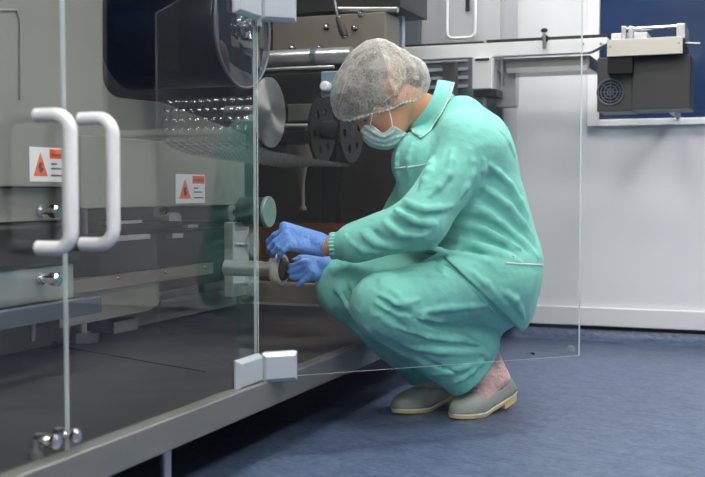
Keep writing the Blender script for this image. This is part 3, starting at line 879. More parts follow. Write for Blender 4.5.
class Half:
    """keeps the side the normal points away from"""
    def __init__(s, p, n, k=0.0):
        n = Vector(n).normalized(); s.p = np.array(p, float); s.n = np.array(n, float); s.k = k; s.op = 'i'
        s.lo = s.hi = None
    def d(s, X, Y, Z): return (X-s.p[0])*s.n[0]+(Y-s.p[1])*s.n[1]+(Z-s.p[2])*s.n[2]
def apply_(D, pr, X, Y, Z):
    e = pr.d(X, Y, Z)
    if pr.op == 'u': return smin(D, e, pr.k)
    if pr.op == 's': return smax(D, -e, pr.k)
    return smax(D, e, pr.k)
def evalpts(prims, p):
    X, Y, Z = np.array([p[0]]), np.array([p[1]]), np.array([p[2]])
    D = np.array([9.0])
    for pr in prims: D = apply_(D, pr, X, Y, Z)
    return float(D[0])
def march(prims, px, py, d0=2.4, d1=3.7):
    """first surface along the line of sight"""
    r = ray(px, py); D = d0
    for _ in range(160):
        s = evalpts(prims, CAM + r*D)
        if s < 0.0006: return CAM + r*D
        D += max(s*0.7, 0.0008)
        if D > d1: return None
    return CAM + r*D
def grad(prims, p, e=0.002):
    g = Vector([evalpts(prims, p+Vector(v)*e)-evalpts(prims, p-Vector(v)*e) for v in ((1,0,0),(0,1,0),(0,0,1))])
    return g.normalized() if g.length > 1e-9 else Vector((0, -1, 0))
def cnoise(X, Y, Z, s, seed):
    """cheap smooth pseudo noise from warped sines"""
    r = np.random.RandomState(seed); out = 0
    for i in range(5):
        v = r.normal(size=3); v /= np.linalg.norm(v); w = r.normal(size=3); w /= np.linalg.norm(w)
        a = (X*v[0]+Y*v[1]+Z*v[2])*s*(0.7+0.3*i)+r.rand()*6
        b = (X*w[0]+Y*w[1]+Z*w[2])*s*(0.5+0.3*i)+r.rand()*6
        out = out + np.sin(a+1.3*np.sin(b))
    return out/5
def sdfmesh(name, prims, vox, m, parent, noise=None, folds=(), smooth_it=0, keep=None, lo=None, hi=None, post=()):
    los = [p.lo for p in prims if p.op == 'u' and p.lo is not None]; his = [p.hi for p in prims if p.op == 'u' and p.hi is not None]
    lo = np.min(los, 0) if lo is None else np.array(lo); hi = np.max(his, 0) if hi is None else np.array(hi)
    n = np.ceil((hi-lo)/vox).astype(int)+1
    ax = [(lo[i]+np.arange(n[i])*vox).astype(np.float32) for i in range(3)]
    D = np.full(n, 9.0, np.float32)
    def local(pr, D):
        if pr.lo is None or pr.op == 'i':
            X, Y, Z = np.meshgrid(*ax, indexing='ij', sparse=True)
            return apply_(D, pr, X, Y, Z).astype(np.float32)
        if pr.op == 'u' and not getattr(pr, 'loc', False):
            X, Y, Z = np.meshgrid(*ax, indexing='ij', sparse=True)
            return apply_(D, pr, X, Y, Z).astype(np.float32)
        i0 = np.clip(np.floor((pr.lo-lo)/vox).astype(int), 0, n); i1 = np.clip(np.ceil((pr.hi-lo)/vox).astype(int)+1, 0, n)
        if np.any(i1 <= i0): return D
        sl = tuple(slice(a, b) for a, b in zip(i0, i1))
        X, Y, Z = np.meshgrid(*[ax[i][sl[i]] for i in range(3)], indexing='ij', sparse=True)
        D[sl] = apply_(D[sl], pr, X, Y, Z)
        return D
    for pr in prims:
        if pr.op != 'i': D = local(pr, D)
    if noise is not None:
        X, Y, Z = np.meshgrid(*ax, indexing='ij', sparse=True)
        for (amp, s, sd) in noise: D = D + (amp*cnoise(X, Y, Z, s, sd)).astype(np.float32)
    for pr in folds:
        pr.loc = True; D = local(pr, D)
    for pr in prims:
        if pr.op == 'i': D = local(pr, D)
    for pr in post: D = local(pr, D)
    g = openvdb.FloatGrid(4*vox)
    g.copyFromArray(np.clip(D, -4*vox, 4*vox).astype(np.float32))
    pts, quads = g.convertToQuads(0.0)
    pts = pts*vox + lo
    me = bpy.data.meshes.new(name)
    me.vertices.add(len(pts)); me.vertices.foreach_set('co', pts.astype(np.float32).ravel())
    quads = quads[:, ::-1]
    me.loops.add(len(quads)*4); me.loops.foreach_set('vertex_index', quads.astype(np.int32).ravel())
    me.polygons.add(len(quads)); me.polygons.foreach_set('loop_start', np.arange(0, len(quads)*4, 4, dtype=np.int32))
    me.update(calc_edges=True); me.validate()
    bm = bmesh.new(); bm.from_mesh(me)
    # keep the large islands only
    bm.verts.ensure_lookup_table(); seen = set(); isl = []
    for v in bm.verts:
        if v.index in seen: continue
        st = [v]; seen.add(v.index); cur = [v]
        while st:
            x = st.pop()
            for e in x.link_edges:
                y = e.other_vert(x)
                if y.index not in seen: seen.add(y.index); st.append(y); cur.append(y)
        isl.append(cur)
    big = max(len(c) for c in isl)
    for c in isl:
        if len(c) < big*0.5: bmesh.ops.delete(bm, geom=c, context='VERTS')
    bmesh.ops.recalc_face_normals(bm, faces=bm.faces)
    for _ in range(smooth_it): bmesh.ops.smooth_vert(bm, verts=bm.verts, factor=0.5, use_axis_x=True, use_axis_y=True, use_axis_z=True)
    if keep is not None:
        dead = [f for f in bm.faces if not keep(f.calc_center_median())]
        bmesh.ops.delete(bm, geom=dead, context='FACES')
    bm.to_mesh(me); bm.free()
    me.shade_smooth()
    me.materials.append(m)
    o = bpy.data.objects.new(name, me); COL.objects.link(o); par(o, parent)
    return o
def fold(base, pts, r=0.008, k=0.012, sink=0.35, op='u', taper=True):
    """a cloth ridge (or a crease, op='s') following the surface"""
    q = []
    for (px, py) in pts:
        h = march(base, px, py)
        if h is None: continue
        if q and (h-q[-1]).length > 0.16: break
        n = grad(base, h)
        q.append(h - n*(r*sink) if op == 'u' else h + n*(r*sink))
    # subdivide smoothly
    res = []
    for i in range(len(q)-1):
        a = q[max(i-1, 0)]; b = q[i]; c = q[i+1]; d = q[min(i+2, len(q)-1)]
        for t in (0, .5):
            res.append(0.5*((2*b)+(c-a)*t+(2*a-5*b+4*c-d)*t*t+(3*b-a-3*c+d)*t**3))
    if q: res.append(q[-1])
    out = []; n = len(res)-1
    for i in range(n):
        f = lambda u: r*(0.35+0.65*math.sin(PI*min(max(u, 0.0), 1.0))) if taper else r
        out.append(Cap(res[i], res[i+1], f(i/n), f((i+1)/n), k, op))
    return out

def cord(name, base, pts, r, m, parent, off=0.001):
    q = []
    for i in range(len(pts)-1):
        n = max(2, int(math.hypot(pts[i+1][0]-pts[i][0], pts[i+1][1]-pts[i][1])/4))
        for k in range(n):
            t = k/n; h = march(base, pts[i][0]*(1-t)+pts[i+1][0]*t, pts[i][1]*(1-t)+pts[i+1][1]*t)
            if h is not None: q.append(h+grad(base, h)*off)
    h = march(base, *pts[-1])
    if h is not None: q.append(h+grad(base, h)*off)
    for _ in range(2): q = [q[0]]+[(q[i-1]+q[i]*2+q[i+1])/4 for i in range(1, len(q)-1)]+[q[-1]]
    return MB().tube(q, r, 8).build(name, m, parent, angle=80)

# ------------------------------------------------------------------ cloth, skin
def cloth_mat(name, col, bump=0.35):
    m = mat(name, col, 0.72, 0.0, var=0.03, vscale=8, spec=0.25, sheen=0.15)
    nt = m.node_tree; b = nt.nodes['Principled BSDF']
    tc = nt.nodes.new('ShaderNodeTexCoord')
    n = nt.nodes.new('ShaderNodeTexNoise'); n.inputs['Scale'].default_value = 9; n.inputs['Detail'].default_value = 4; n.inputs['Distortion'].default_value = 0.8
    n2 = nt.nodes.new('ShaderNodeTexNoise'); n2.inputs['Scale'].default_value = 600; n2.inputs['Detail'].default_value = 2
    nt.links.new(tc.outputs['Object'], n.inputs[0]); nt.links.new(tc.outputs['Object'], n2.inputs[0])
    bp = nt.nodes.new('ShaderNodeBump'); bp.inputs['Strength'].default_value = bump; bp.inputs['Distance'].default_value = 0.02
    nt.links.new(n.outputs[0], bp.inputs['Height'])
    bp2 = nt.nodes.new('ShaderNodeBump'); bp2.inputs['Strength'].default_value = 0.08; bp2.inputs['Distance'].default_value = 0.001
    nt.links.new(n2.outputs[0], bp2.inputs['Height']); nt.links.new(bp.outputs[0], bp2.inputs['Normal'])
    nt.links.new(bp2.outputs[0], b.inputs['Normal'])
    return m
M['mint'] = cloth_mat('mint_cotton', (130, 211, 199))
M['piping'] = mat('white_piping', (232, 236, 232), 0.6)
M['skin'] = mat('skin', (206, 148, 118), 0.5, var=0.05, vscale=20, sss=0.12, spec=0.35)
M['nitrile'] = mat('blue_nitrile', (104, 154, 230), 0.42, var=0.06, vscale=30, bump=0.25, bscale=120, spec=0.4)
M['hair'] = mat('brown_hair', (88, 70, 58), 0.5, var=0.35, vscale=9, stretch=(1, 1, 6), bump=0.4, bscale=60)
def hair_mat():
    m = M['hair']; nt = m.node_tree; b = nt.nodes['Principled BSDF']
    tc = nt.nodes.new('ShaderNodeTexCoord'); n = nt.nodes.new('ShaderNodeTexNoise'); n.inputs['Scale'].default_value = 14; n.inputs['Detail'].default_value = 5
    nt.links.new(tc.outputs['Object'], n.inputs[0])
    cr = nt.nodes.new('ShaderNodeValToRGB'); cr.color_ramp.elements[0].position = .46; cr.color_ramp.elements[0].color = lin((46, 40, 40))
    cr.color_ramp.elements[1].position = .66; cr.color_ramp.elements[1].color = lin((150, 130, 98))
    nt.links.new(n.outputs[0], cr.inputs[0]); nt.links.new(cr.outputs[0], b.inputs['Base Color'])
hair_mat()
M['mask'] = mat('mask_nonwoven', (196, 216, 216), 0.8, sheen=0.2, bump=0.1, bscale=300)
M['shoe'] = mat('grey_leather', (146, 153, 147), 0.48, var=0.06, vscale=25, bump=0.12, bscale=140)
M['sole'] = mat('crepe_sole', (216, 196, 142), 0.65, var=0.08, vscale=30)
M['welt'] = mat('white_welt', (222, 220, 208), 0.5)
M['lining'] = mat('shoe_lining', (42, 44, 48), 0.8)
M['sock'] = mat('pale_pink_sock', (226, 190, 184), 0.8, var=0.12, vscale=60, bump=0.5, bscale=160)

ftz = lambda px, py, D: P(px, py, D)
per = thing('person', 'crouching person in mint green work suit, hair net, face mask and blue gloves', 'person', P(460, 405, 3.08) * 1)
per.location.z = 0; WM[per.name] = Vector(per.location)

# joints --------------------------------------------------------------
hipN, hipF = P(495, 280, 2.98), P(492, 280, 3.20)
kneN, kneF = P(385, 306, 2.86), P(347, 287, 3.02)
ankN, ankF = P(480, 374, 3.05), P(428, 372, 3.16)
shN, shF = P(474, 140, 2.97), P(440, 140, 3.27)
elN, elF = P(420, 222, 2.86), P(395, 232, 3.20)
wrN, wrF = P(329, 246, 2.90), P(338, 266, 3.04)
chN, chF = P(462, 160, 3.05), P(452, 160, 3.18)
nb = P(440, 122, 3.09)          # neck base
# head frame (up = chin to crown, fc = face direction, sd = towards the near ear)
hc = P(379, 98, 3.05)
def cdir(dx, dy, dd):           # direction from lateral, vertical (down positive), depth
    return (RV*dx - ZV*dy + FV*dd).normalized()
UP = cdir(-0.77, -0.62, 0.05)
FC = cdir(-0.60, 0.74, -0.22); FC = (FC - UP*FC.dot(UP)).normalized()
SD = UP.cross(FC).normalized()
if SD.dot(FV) > 0: SD = -SD     # near side faces the viewer
def H(u, f, s): return hc + UP*u + FC*f + SD*s

# ---- trousers
def trousers_prims():
    return [
        Cap(hipN, kneN, 0.100, 0.082, 0.03), Cap(kneN, ankN, 0.086, 0.062, 0.035),
        Cap(hipF, kneF, 0.100, 0.083, 0.03), Cap(kneF, ankF, 0.083, 0.062, 0.025),
        Cap(P(500, 282, 3.02), P(498, 282, 3.18), 0.112, 0.112, 0.05), Cap(P(492, 305, 3.0), P(486, 312, 3.14), 0.075, 0.075, 0.04),
        Cap(P(440, 340, 2.96), P(478, 345, 3.02), 0.052, 0.052, 0.04), Cap(P(425, 350, 2.95), P(462, 382, 3.01), 0.055, 0.045, 0.03), Cap(P(478, 325, 3.03), P(476, 360, 3.05), 0.055, 0.05, 0.03),
    ]
TB = trousers_prims()
tf = []
for pts, r in [
    ([(372, 290), (392, 303), (412, 306)], .008), ([(376, 316), (395, 306), (418, 300)], .007), ([(392, 290), (402, 302), (400, 318)], .007),
    ([(385, 322), (425, 338), (470, 342)], .010), ([(400, 312), (440, 322), (490, 322)], .010),
    ([(366, 328), (400, 352), (440, 366)], .009), ([(400, 345), (440, 352), (480, 352)], .008),
    ([(420, 372), (450, 372), (478, 362)], .008), ([(455, 383), (472, 372), (486, 356)], .006),
    ([(424, 312), (452, 308), (486, 306)], .008), ([(455, 335), (475, 345), (488, 358)], .009),
    ([(330, 268), (338, 290), (356, 320)], .008), ([(342, 262), (352, 285), (360, 312)], .007), ([(345, 320), (370, 345), (395, 368)], .008),
    ([(380, 352), (402, 366), (425, 380)], .007), ([(405, 268), (430, 264), (455, 262)], .008), ([(380, 280), (410, 274), (445, 276)], .006)]:
    tf += fold(TB, pts, r*1.05, 0.010, 0.2)
for pts, r in [([(378, 298), (398, 310), (420, 316)], .006), ([(372, 306), (392, 318), (408, 330)], .006),
               ([(396, 330), (436, 344), (480, 347)], .007), ([(412, 318), (450, 328), (492, 330)], .007),
               ([(388, 340), (420, 358), (455, 372)], .006)]:
    tf += fold(TB, pts, r*1.15, 0.008, 0.35, 's')
# open hems
aN = (ankN-kneN).normalized(); aF = (ankF-kneF).normalized()
hemN = [P(448, 391, 2.98), P(492, 366, 3.02)]
def cut(p, q):          # plane through two image points parallel to the depth direction, keeps upper-left
    d = (q-p).normalized(); n = d.cross(FV).normalized()
    return n
nN = cut(P(446, 392, 3.0), P(494, 350, 3.0));
if nN.dot(aN) < 0: nN = -nN
nN = nN + FV*0.5
nF = cut(P(408, 388, 3.1), P(440, 378, 3.1))
if nF.dot(aF) < 0: nF = -nF
class HemCut:
    """cut only around one shin"""
    op = 'i'; lo = None; hi = None
    def __init__(s, p, n, a, b): s.p = np.array(p, float); s.n = np.array(n, float); s.c = Cap(a, b, .12, .12); s.k = 0.002
    def d(s, X, Y, Z):
        e = (X-s.p[0])*s.n[0]+(Y-s.p[1])*s.n[1]+(Z-s.p[2])*s.n[2]
        return e
# each leg is its own field so that the hems can be cut separately
cuff = [Cap(P(478, 372, 3.04)-aN*0.03, P(478, 372, 3.04)+aN*0.1, 0.050, 0.052, 0.004, 's'),
        Cap(ankF-aF*0.02, ankF+aF*0.1, 0.048, 0.05, 0.004, 's')]
class Both:
    op = 'i'; lo = None; hi = None; k = 0.004
    def d(s, X, Y, Z):
        def pl(p, n): return (X-p[0])*n[0]+(Y-p[1])*n[1]+(Z-p[2])*n[2]
        mid = P(440, 385, 3.09); w = (ankN-ankF); w = w.normalized()
        side = pl(mid, w)          # positive: near leg
        a = pl(P(471, 371, 3.03), nN); b = pl(P(425, 384, 3.1), nF)
        return np.where(side > 0, a, b)
tro = sdfmesh('trousers', TB, 0.0045, M['mint'], per, noise=[(0.0020, 55, 3), (0.0012, 120, 5)], folds=tf, post=[Both()])

# ---- jacket
JB = [
    Cap(P(492, 258, 3.04), P(474, 170, 3.03), 0.138, 0.118, 0.05), Cap(P(490, 258, 3.17), P(462, 170, 3.19), 0.138, 0.118, 0.05),
    Cap(P(476, 150, 3.02), P(452, 148, 3.22), 0.088, 0.085, 0.06),
    Cap(P(424, 160, 3.04), P(420, 163, 3.17), 0.088, 0.085, 0.05), Cap(P(460, 120, 3.06), P(450, 120, 3.15), 0.058, 0.056, 0.04), Cap(P(462, 124, 3.05), P(480, 138, 3.04), 0.068, 0.07, 0.04),
    Cap(P(430, 195, 3.05), P(430, 235, 3.15), 0.090, 0.085, 0.05),
    Cap(P(458, 128, 3.05), P(442, 126, 3.15), 0.058, 0.058, 0.03),
    # near sleeve
    Cap(P(466, 140, 2.97), P(474, 152, 2.96), 0.080, 0.082, 0.03),
    Cap(P(472, 148, 2.955), elN, 0.076, 0.068, 0.028), Cap(elN, P(354, 243, 2.885), 0.066, 0.052, 0.03), Cap(P(358, 244, 2.885), P(343, 245.5, 2.892), 0.046, 0.036, 0.01),
    # far sleeve
    Cap(P(440, 150, 3.27), elF, 0.072, 0.062, 0.02), Cap(elF, P(345, 264, 3.06), 0.060, 0.040, 0.02),
    # skirt over the hips
    Cap(P(492, 278, 2.99), P(490, 278, 3.20), 0.132, 0.132, 0.04), Cap(P(500, 306, 3.0), P(500, 306, 3.16), 0.094, 0.094, 0.03), Cap(P(486, 280, 2.985), P(450, 290, 2.93), 0.118, 0.104, 0.03),
]
jf = []
for pts, r in [
    # sleeve, upper arm
    ([(433, 157), (428, 172), (420, 188)], .010), ([(452, 150), (448, 175), (430, 196)], .009),
    ([(412, 184), (436, 196), (466, 188)], .010), ([(404, 200), (424, 210), (452, 206)], .009),
    ([(470, 150), (472, 175), (462, 196)], .008), ([(395, 210), (412, 220), (436, 224)], .008),
    ([(384, 222), (400, 234), (424, 236)], .009), ([(362, 232), (376, 244), (400, 248)], .008), ([(345, 236), (362, 250), (384, 252)], .006),
    ([(484, 160), (480, 185), (462, 212)], .008),
    # back and side of the jacket
    ([(490, 165), (510, 185), (528, 215)], .009), ([(482, 186), (508, 206), (534, 238)], .011), ([(470, 205), (500, 222), (538, 258)], .010),
    ([(455, 224), (486, 230), (520, 248)], .011), ([(448, 238), (478, 246), (520, 262)], .009), ([(462, 212), (490, 212), (516, 222)], .007),
    ([(430, 248), (455, 254), (490, 262)], .009), ([(500, 130), (515, 155), (524, 185)], .007),
    # front
    ([(398, 150), (397, 165), (399, 182)], .006), ([(412, 145), (408, 160), (409, 176)], .006),
    ([(500, 290), (515, 300), (524, 318)], .007), ([(462, 266), (486, 284), (505, 305)], .007)]:
    jf += fold(JB, pts, r*1.15, 0.009, 0.05)
for pts, r in [([(486, 178), (508, 196), (530, 226)], .007), ([(476, 197), (502, 214), (536, 248)], .008), ([(462, 216), (492, 226), (528, 252)], .007),
               ([(446, 232), (478, 238), (516, 254)], .007), ([(436, 244), (460, 250), (492, 256)], .006),
               ([(408, 192), (428, 204), (456, 198)], .006), ([(398, 206), (420, 216), (446, 214)], .006), 
               ([(388, 216), (404, 228), (430, 230)], .006), ([(370, 228), (386, 240), (410, 243)], .005)]:
    jf += fold(JB, pts, r*1.2, 0.008, 0.3, 's')
# hem: plane from the front waist to the seat; sleeve is on the keep side
hp0, hp1 = P(444, 258, 3.0), P(522, 332, 3.0)
nH = (hp1-hp0).normalized().cross(FV).normalized()
if nH.dot(RV) > 0: nH = -nH
class Hem:
    op = 'i'; lo = None; hi = None; k = 0.004
    def d(s, X, Y, Z):
        e = (X-hp0.x)*nH.x+(Y-hp0.y)*nH.y+(Z-hp0.z)*nH.z
        # lateral coordinate: cut only right of the front waist
        L = X*RV.x+Y*RV.y
        f = (X-0)*FV.x + (Y-0)*FV.y
        px = L/np.maximum(f, .5)*F+CX
        zc = hp0.z-0.01
        low = zc - Z
        return np.where(px > 444, e, -1.0)
neckcut = Cap(P(412, 108, 3.08), P(434, 117, 3.10), 0.050, 0.050, 0.004, 's')
jac = sdfmesh('jacket', JB, 0.0045, M['mint'], per, noise=[(0.0022, 45, 8), (0.0012, 110, 9)], folds=jf, post=[Hem(), neckcut, Cap(P(315, 246, 2.9), P(338, 246, 2.898), .029, .029, .004, 's')])

# gathered elastic cuff
c0, c1 = P(331, 246, 2.9), P(346, 245, 2.892); wax = (c1-c0).normalized(); u_ = wax.orthogonal().normalized(); v_ = wax.cross(u_)
rows = []
for i in range(11):
    t = i/10; row = []
    for k in range(97):
        a = 2*PI*k/96
        r_ = 0.0335 + 0.008*t + 0.0026*math.sin(19*a+1.2*math.sin(3*a))*(1-.75*abs(t-.35)) - 0.0035*math.exp(-((t-.38)/.16)**2)
        row.append(c0.lerp(c1, t) + (u_*math.cos(a)+v_*math.sin(a))*r_)
    rows.append(row)
MB().grid(rows).build('cuff', M['mint'], jac, angle=85, solid=0.0015)

# seams and piping: thin cords on the cloth
JF = JB + jf
cord('waist_piping', JF, [(505, 263), (520, 264), (541, 265)], 0.0022, M['piping'], jac)
cord('pocket_piping', JF, [(395, 168), (405, 167.5), (418, 166), (430, 164)], 0.0022, M['piping'], jac, 0.002)
cord('hip_seam', TB, [(440, 262), (452, 268), (466, 282), (485, 303), (505, 322)], 0.0016, M['mint'], tro, 0.001)
h = march(JF, 514, 256)
MB().lathe(h-grad(JF, h)*.002, grad(JF, h), [(0, .004), (.003, .004), (.0045, .002)], 12).build('snap', M['piping'], jac)

# ---- collar: folded flap built as a curved sheet round the neck
def collar_patch():
    CB = JB + [Cap(P(420, 110, 3.09), P(450, 112, 3.10), 0.066, 0.080, 0.01)]
    top = [(409, 128), (414, 122), (421, 114), (428, 105), (434, 94), (438, 82)]
    bot = [(413, 133), (421, 139), (431, 132), (442, 116), (449, 101), (454, 85)]
    rows = []
    nU, nV = 26, 8
    def smp(a, t):
        x = t*(len(a)-1); i = min(int(x), len(a)-2); f = x-i
        return (a[i][0]*(1-f)+a[i+1][0]*f, a[i][1]*(1-f)+a[i+1][1]*f)
    for i in range(nU+1):
        p0 = smp(top, i/nU); p1 = smp(bot, i/nU); row = []
        for j in range(nV+1):
            t = j/nV; px = p0[0]*(1-t)+p1[0]*t; py = p0[1]*(1-t)+p1[1]*t
            h = march(CB, px, py)
            if h is None: h = P(px, py, 3.09)
            row.append(h+grad(CB, h)*0.006)
        rows.append(row)
    for _ in range(2):
        rr_ = [list(r) for r in rows]
        for i in range(1, nU):
            for j in range(1, nV):
                rr_[i][j] = (rows[i-1][j]+rows[i+1][j]+rows[i][j-1]+rows[i][j+1])/4
        rows = rr_
    c = MB().grid(rows).build('collar', M['mint'], jac, angle=80, solid=0.004)
    edge = [r[-1] for r in rows]
    MB().tube([rows[0][j] for j in range(nV, -1, -1)][:0]+[e for e in edge], 0.0018, 8).build('collar_piping', M['piping'], c, angle=80)
    return c
collar_patch()
# far half of the collar and inner stand
cs = []
axn = (P(446, 124, 3.11)-P(420, 112, 3.09)).normalized()
un = axn.orthogonal().normalized(); vn = axn.cross(un)
base_c = P(434, 112, 3.10)
rows = []
for j, (s_, r_) in enumerate(((-0.012, .060), (0.0, .063), (0.016, .066), (0.03, .066))):
    row = []
    for k in range(41):
        a = 2*PI*k/40
        row.append(base_c + axn*s_ + (un*math.cos(a)+vn*math.sin(a))*r_)
    rows.append(row)
MB().grid(rows).build('collar_stand', M['mint'], jac, angle=80, solid=0.003)

# ---- body: one continuous figure under the clothes
BP = [
    Ell(H(0.018, -0.008, 0), UP, FC, (0.092, 0.098, 0.076), 0.02),        # cranium
    Ell(H(-0.045, 0.040, 0), UP, FC, (0.068, 0.055, 0.056), 0.025),       # face
    Cap(H(-0.085, 0.052, 0), H(-0.05, 0.0, 0.0), 0.034, 0.05, 0.025),     # chin and jaw
    Cap(H(-0.06, -0.01, 0.036), H(-0.088, 0.045, 0.016), 0.026, 0.022, 0.02),
    Cap(H(-0.06, -0.01, -0.036), H(-0.088, 0.045, -0.016), 0.026, 0.022, 0.02),
    Cap(H(-0.005, 0.090, 0), H(-0.042, 0.108, 0), 0.007, 0.013, 0.012),   # nose
    Cap(H(-0.042, 0.096, 0.012), H(-0.042, 0.096, -0.012), 0.007, 0.007, 0.008),
    Cap(H(-0.066, 0.090, 0.016), H(-0.066, 0.090, -0.016), 0.008, 0.008, 0.008),  # lips
    Cap(H(0.012, 0.086, 0.014), H(0.010, 0.072, 0.046), 0.009, 0.010, 0.014),   # brow ridges
    Cap(H(0.012, 0.086, -0.014), H(0.010, 0.072, -0.046), 0.009, 0.010, 0.014),
    Cap(H(-0.030, 0.072, 0.040), H(-0.028, 0.05, 0.056), 0.014, 0.012, 0.016),  # cheekbones
    Cap(H(-0.030, 0.072, -0.040), H(-0.028, 0.05, -0.056), 0.014, 0.012, 0.016),
    Ell(H(-0.008, 0.088, 0.031), UP, FC, (0.010, 0.010, 0.015), 0.008, 's'),
    Ell(H(-0.008, 0.088, -0.031), UP, FC, (0.010, 0.010, 0.015), 0.008, 's'),
    Cap(H(-0.035, -0.035, 0), P(428, 118, 3.09), 0.052, 0.052, 0.03),     # neck
    Cap(P(426, 117, 3.09), P(458, 140, 3.11), 0.052, 0.07, 0.04),
    Cap(P(472, 160, 3.03), P(500, 262, 3.05), 0.09, 0.10, 0.05), Cap(P(462, 160, 3.19), P(498, 262, 3.17), 0.09, 0.10, 0.05),
    Cap(P(470, 146, 3.01), P(450, 146, 3.22), 0.058, 0.055, 0.05),
    Cap(P(472, 148, 2.96), elN, 0.050, 0.040, 0.03), Cap(elN, wrN, 0.040, 0.027, 0.02),
    Cap(P(440, 150, 3.26), elF, 0.048, 0.040, 0.03), Cap(elF, wrF, 0.040, 0.026, 0.02),
    Cap(P(504, 278, 3.02), P(500, 278, 3.19), 0.095, 0.095, 0.05),
    Cap(hipN, kneN, 0.085, 0.058, 0.03), Cap(kneN, ankN, 0.055, 0.028, 0.02),
    Cap(hipF, kneF, 0.085, 0.058, 0.03), Cap(kneF, ankF, 0.055, 0.030, 0.02),
]
# ears
for s in (1, -1):
    e0 = H(-0.012, -0.008, 0.076*s)
    for (a, b, r0) in (((0.022, -0.004), (0.016, -0.022), .006), ((0.016, -0.022), (-0.008, -0.020), .006), ((-0.008, -0.020), (-0.026, -0.006), .006), ((0.022, -0.004), (0.006, 0.004), .005)):
        BP.append(Cap(e0+UP*a[0]+FC*a[1]+SD*(.006*s), e0+UP*b[0]+FC*b[1]+SD*(.006*s), r0, r0, 0.004))
    BP.append(Ell(e0+SD*(-.002*s)+FC*-.010, UP, FC, (0.022, 0.014, 0.006), 0.006))
# feet inside the shoes
sN0, sN1, lifN = PZ(452, 418, 0.004), P(513, 397, 3.13), 0.045
sF0, sF1, lifF = PZ(394, 412.5, 0.004), P(455, 400, 3.21), 0.035
def foot(ank, s0, s1, lift):
    ax = Vector((s0.x-s1.x, s0.y-s1.y, 0)); c = Vector((s1.x, s1.y, 0))
    hb = c+ax*.22+ZV*(lift+.045); md_ = c+ax*.5+ZV*(lift*.25+.036); tt = c+ax*.84+ZV*.028
    return [Cap(ank, hb, .027, .022, .02), Cap(hb, md_, .022, .020, .01), Cap(md_, tt, .022, .013, .01), Cap(ank, md_, .024, .018, .015)]
BP += foot(ankN, sN0, sN1, lifN) + foot(ankF, sF0, sF1, lifF)

# ---- hands
def hand(wrist, palm_end, nrm, thumbside, fingers, thumb, sc=1.0):
    """prims of a hand: palm from wrist to palm_end, fingers = list of joint chains"""
    out = []
    ax = (palm_end-wrist).normalized(); side = thumbside.normalized()
    # palm as several overlapping rays
    for t in (-0.030, -0.011, 0.011, 0.029):
        k0 = wrist + side*(t*0.62) + ax*0.012
        k1 = palm_end + side*t
        out.append(Cap(k0, k1, 0.0165, 0.0125, 0.012))
    for ch, r in fingers:
        for i in range(len(ch)-1):
            out.append(Cap(ch[i], ch[i+1], r*(1-.08*i), r*(1-.08*(i+1)), 0.0035 if i else 0.007))
    ch, r = thumb
    for i in range(len(ch)-1): out.append(Cap(ch[i], ch[i+1], r*(1.25-.15*i), r*(1.12-.12*i), 0.008 if i == 0 else 0.004))
    return out
# near (left) hand: back of the hand to the viewer, fingers over the ring
palmN = P(286, 236, 2.90)
fN = [([P(287, 229, 2.905), P(275, 235, 2.91), P(269, 241, 2.925), P(268, 245, 2.945)], .0092),
      ([P(286, 234, 2.893), P(275, 242, 2.892), P(269.5, 248, 2.90), P(268.5, 252, 2.92)], .0094),
      ([P(287, 239, 2.888), P(278, 247, 2.882), P(273.5, 252.5, 2.888), P(273, 256, 2.905)], .0090),
      ([P(291, 243, 2.888), P(284, 250, 2.880), P(280, 254.5, 2.884), P(279.5, 257.5, 2.90)], .0080)]
thN = ([P(312, 236, 2.925), P(298, 236, 2.955), P(287, 243, 2.965), P(280, 249, 2.962)], .0105)
sideN = (P(287, 229, 2.905)-P(290, 244, 2.888))
HN = hand(P(325, 245.5, 2.905), palmN, None, sideN, fN, thN)
# far (right) hand: reaches under, index finger forward, thumb below
palmF = P(305, 268, 2.985)
fF = [([P(306, 262, 2.98), P(298, 264, 2.965), P(293, 266, 2.955), P(289.5, 266, 2.945)], .0092),
      ([P(306, 266, 2.975), P(298, 270, 2.955), P(293, 271.5, 2.945), P(289, 271.5, 2.94)], .0092),
      ([P(308, 270, 2.97), P(300, 276, 2.955), P(295, 277.5, 2.945), P(291, 277, 2.94)], .0088),
      ([P(312, 273, 2.965), P(306, 279, 2.955), P(301, 282.5, 2.948), P(297, 284.5, 2.945)], .0082)]
thF = ([P(322, 264, 3.01), P(310, 259, 3.01), P(301, 259, 3.0), P(294, 261, 2.985)], .0100)
HF = hand(P(334, 266, 3.03), palmF, None, P(306, 262, 2.98)-P(312, 274, 2.965), fF, thF)
def shrink(prs, d):
    o = []
    for p in prs: o.append(Cap(p.a, p.b, max(p.r0-d, .003), max(p.r1-d, .003), p.k, p.op))
    return o
BP += shrink(HN, 0.0018) + shrink(HF, 0.0018)
body = sdfmesh('body', BP, 0.0042, M['skin'], per)
gvox = 0.0019
cuffN = [Cap(P(325, 245.5, 2.905), P(318, 243, 2.905), .0275, .026, .006)]
gN = sdfmesh('glove', HN+cuffN, gvox, M['nitrile'], per, noise=[(0.0004, 260, 4)])
ga = (P(326, 246, 2.905)-P(318, 243, 2.905)).normalized()
def ringband(name, c, ax, r, w, m, parent):
    u = ax.orthogonal().normalized(); v = ax.cross(u)
    return MB().tube([c+(u*math.cos(2*PI*k/32)+v*math.sin(2*PI*k/32))*r for k in range(32)], w, 8, closed=True).build(name, m, parent, angle=80)
ringband('cuff_bead', P(322.5, 245, 2.905), ga, .0275, .0028, M['nitrile'], gN)
cuffF = [Cap(P(336, 266, 3.035), P(324, 266, 3.01), .028, .026, .006)]
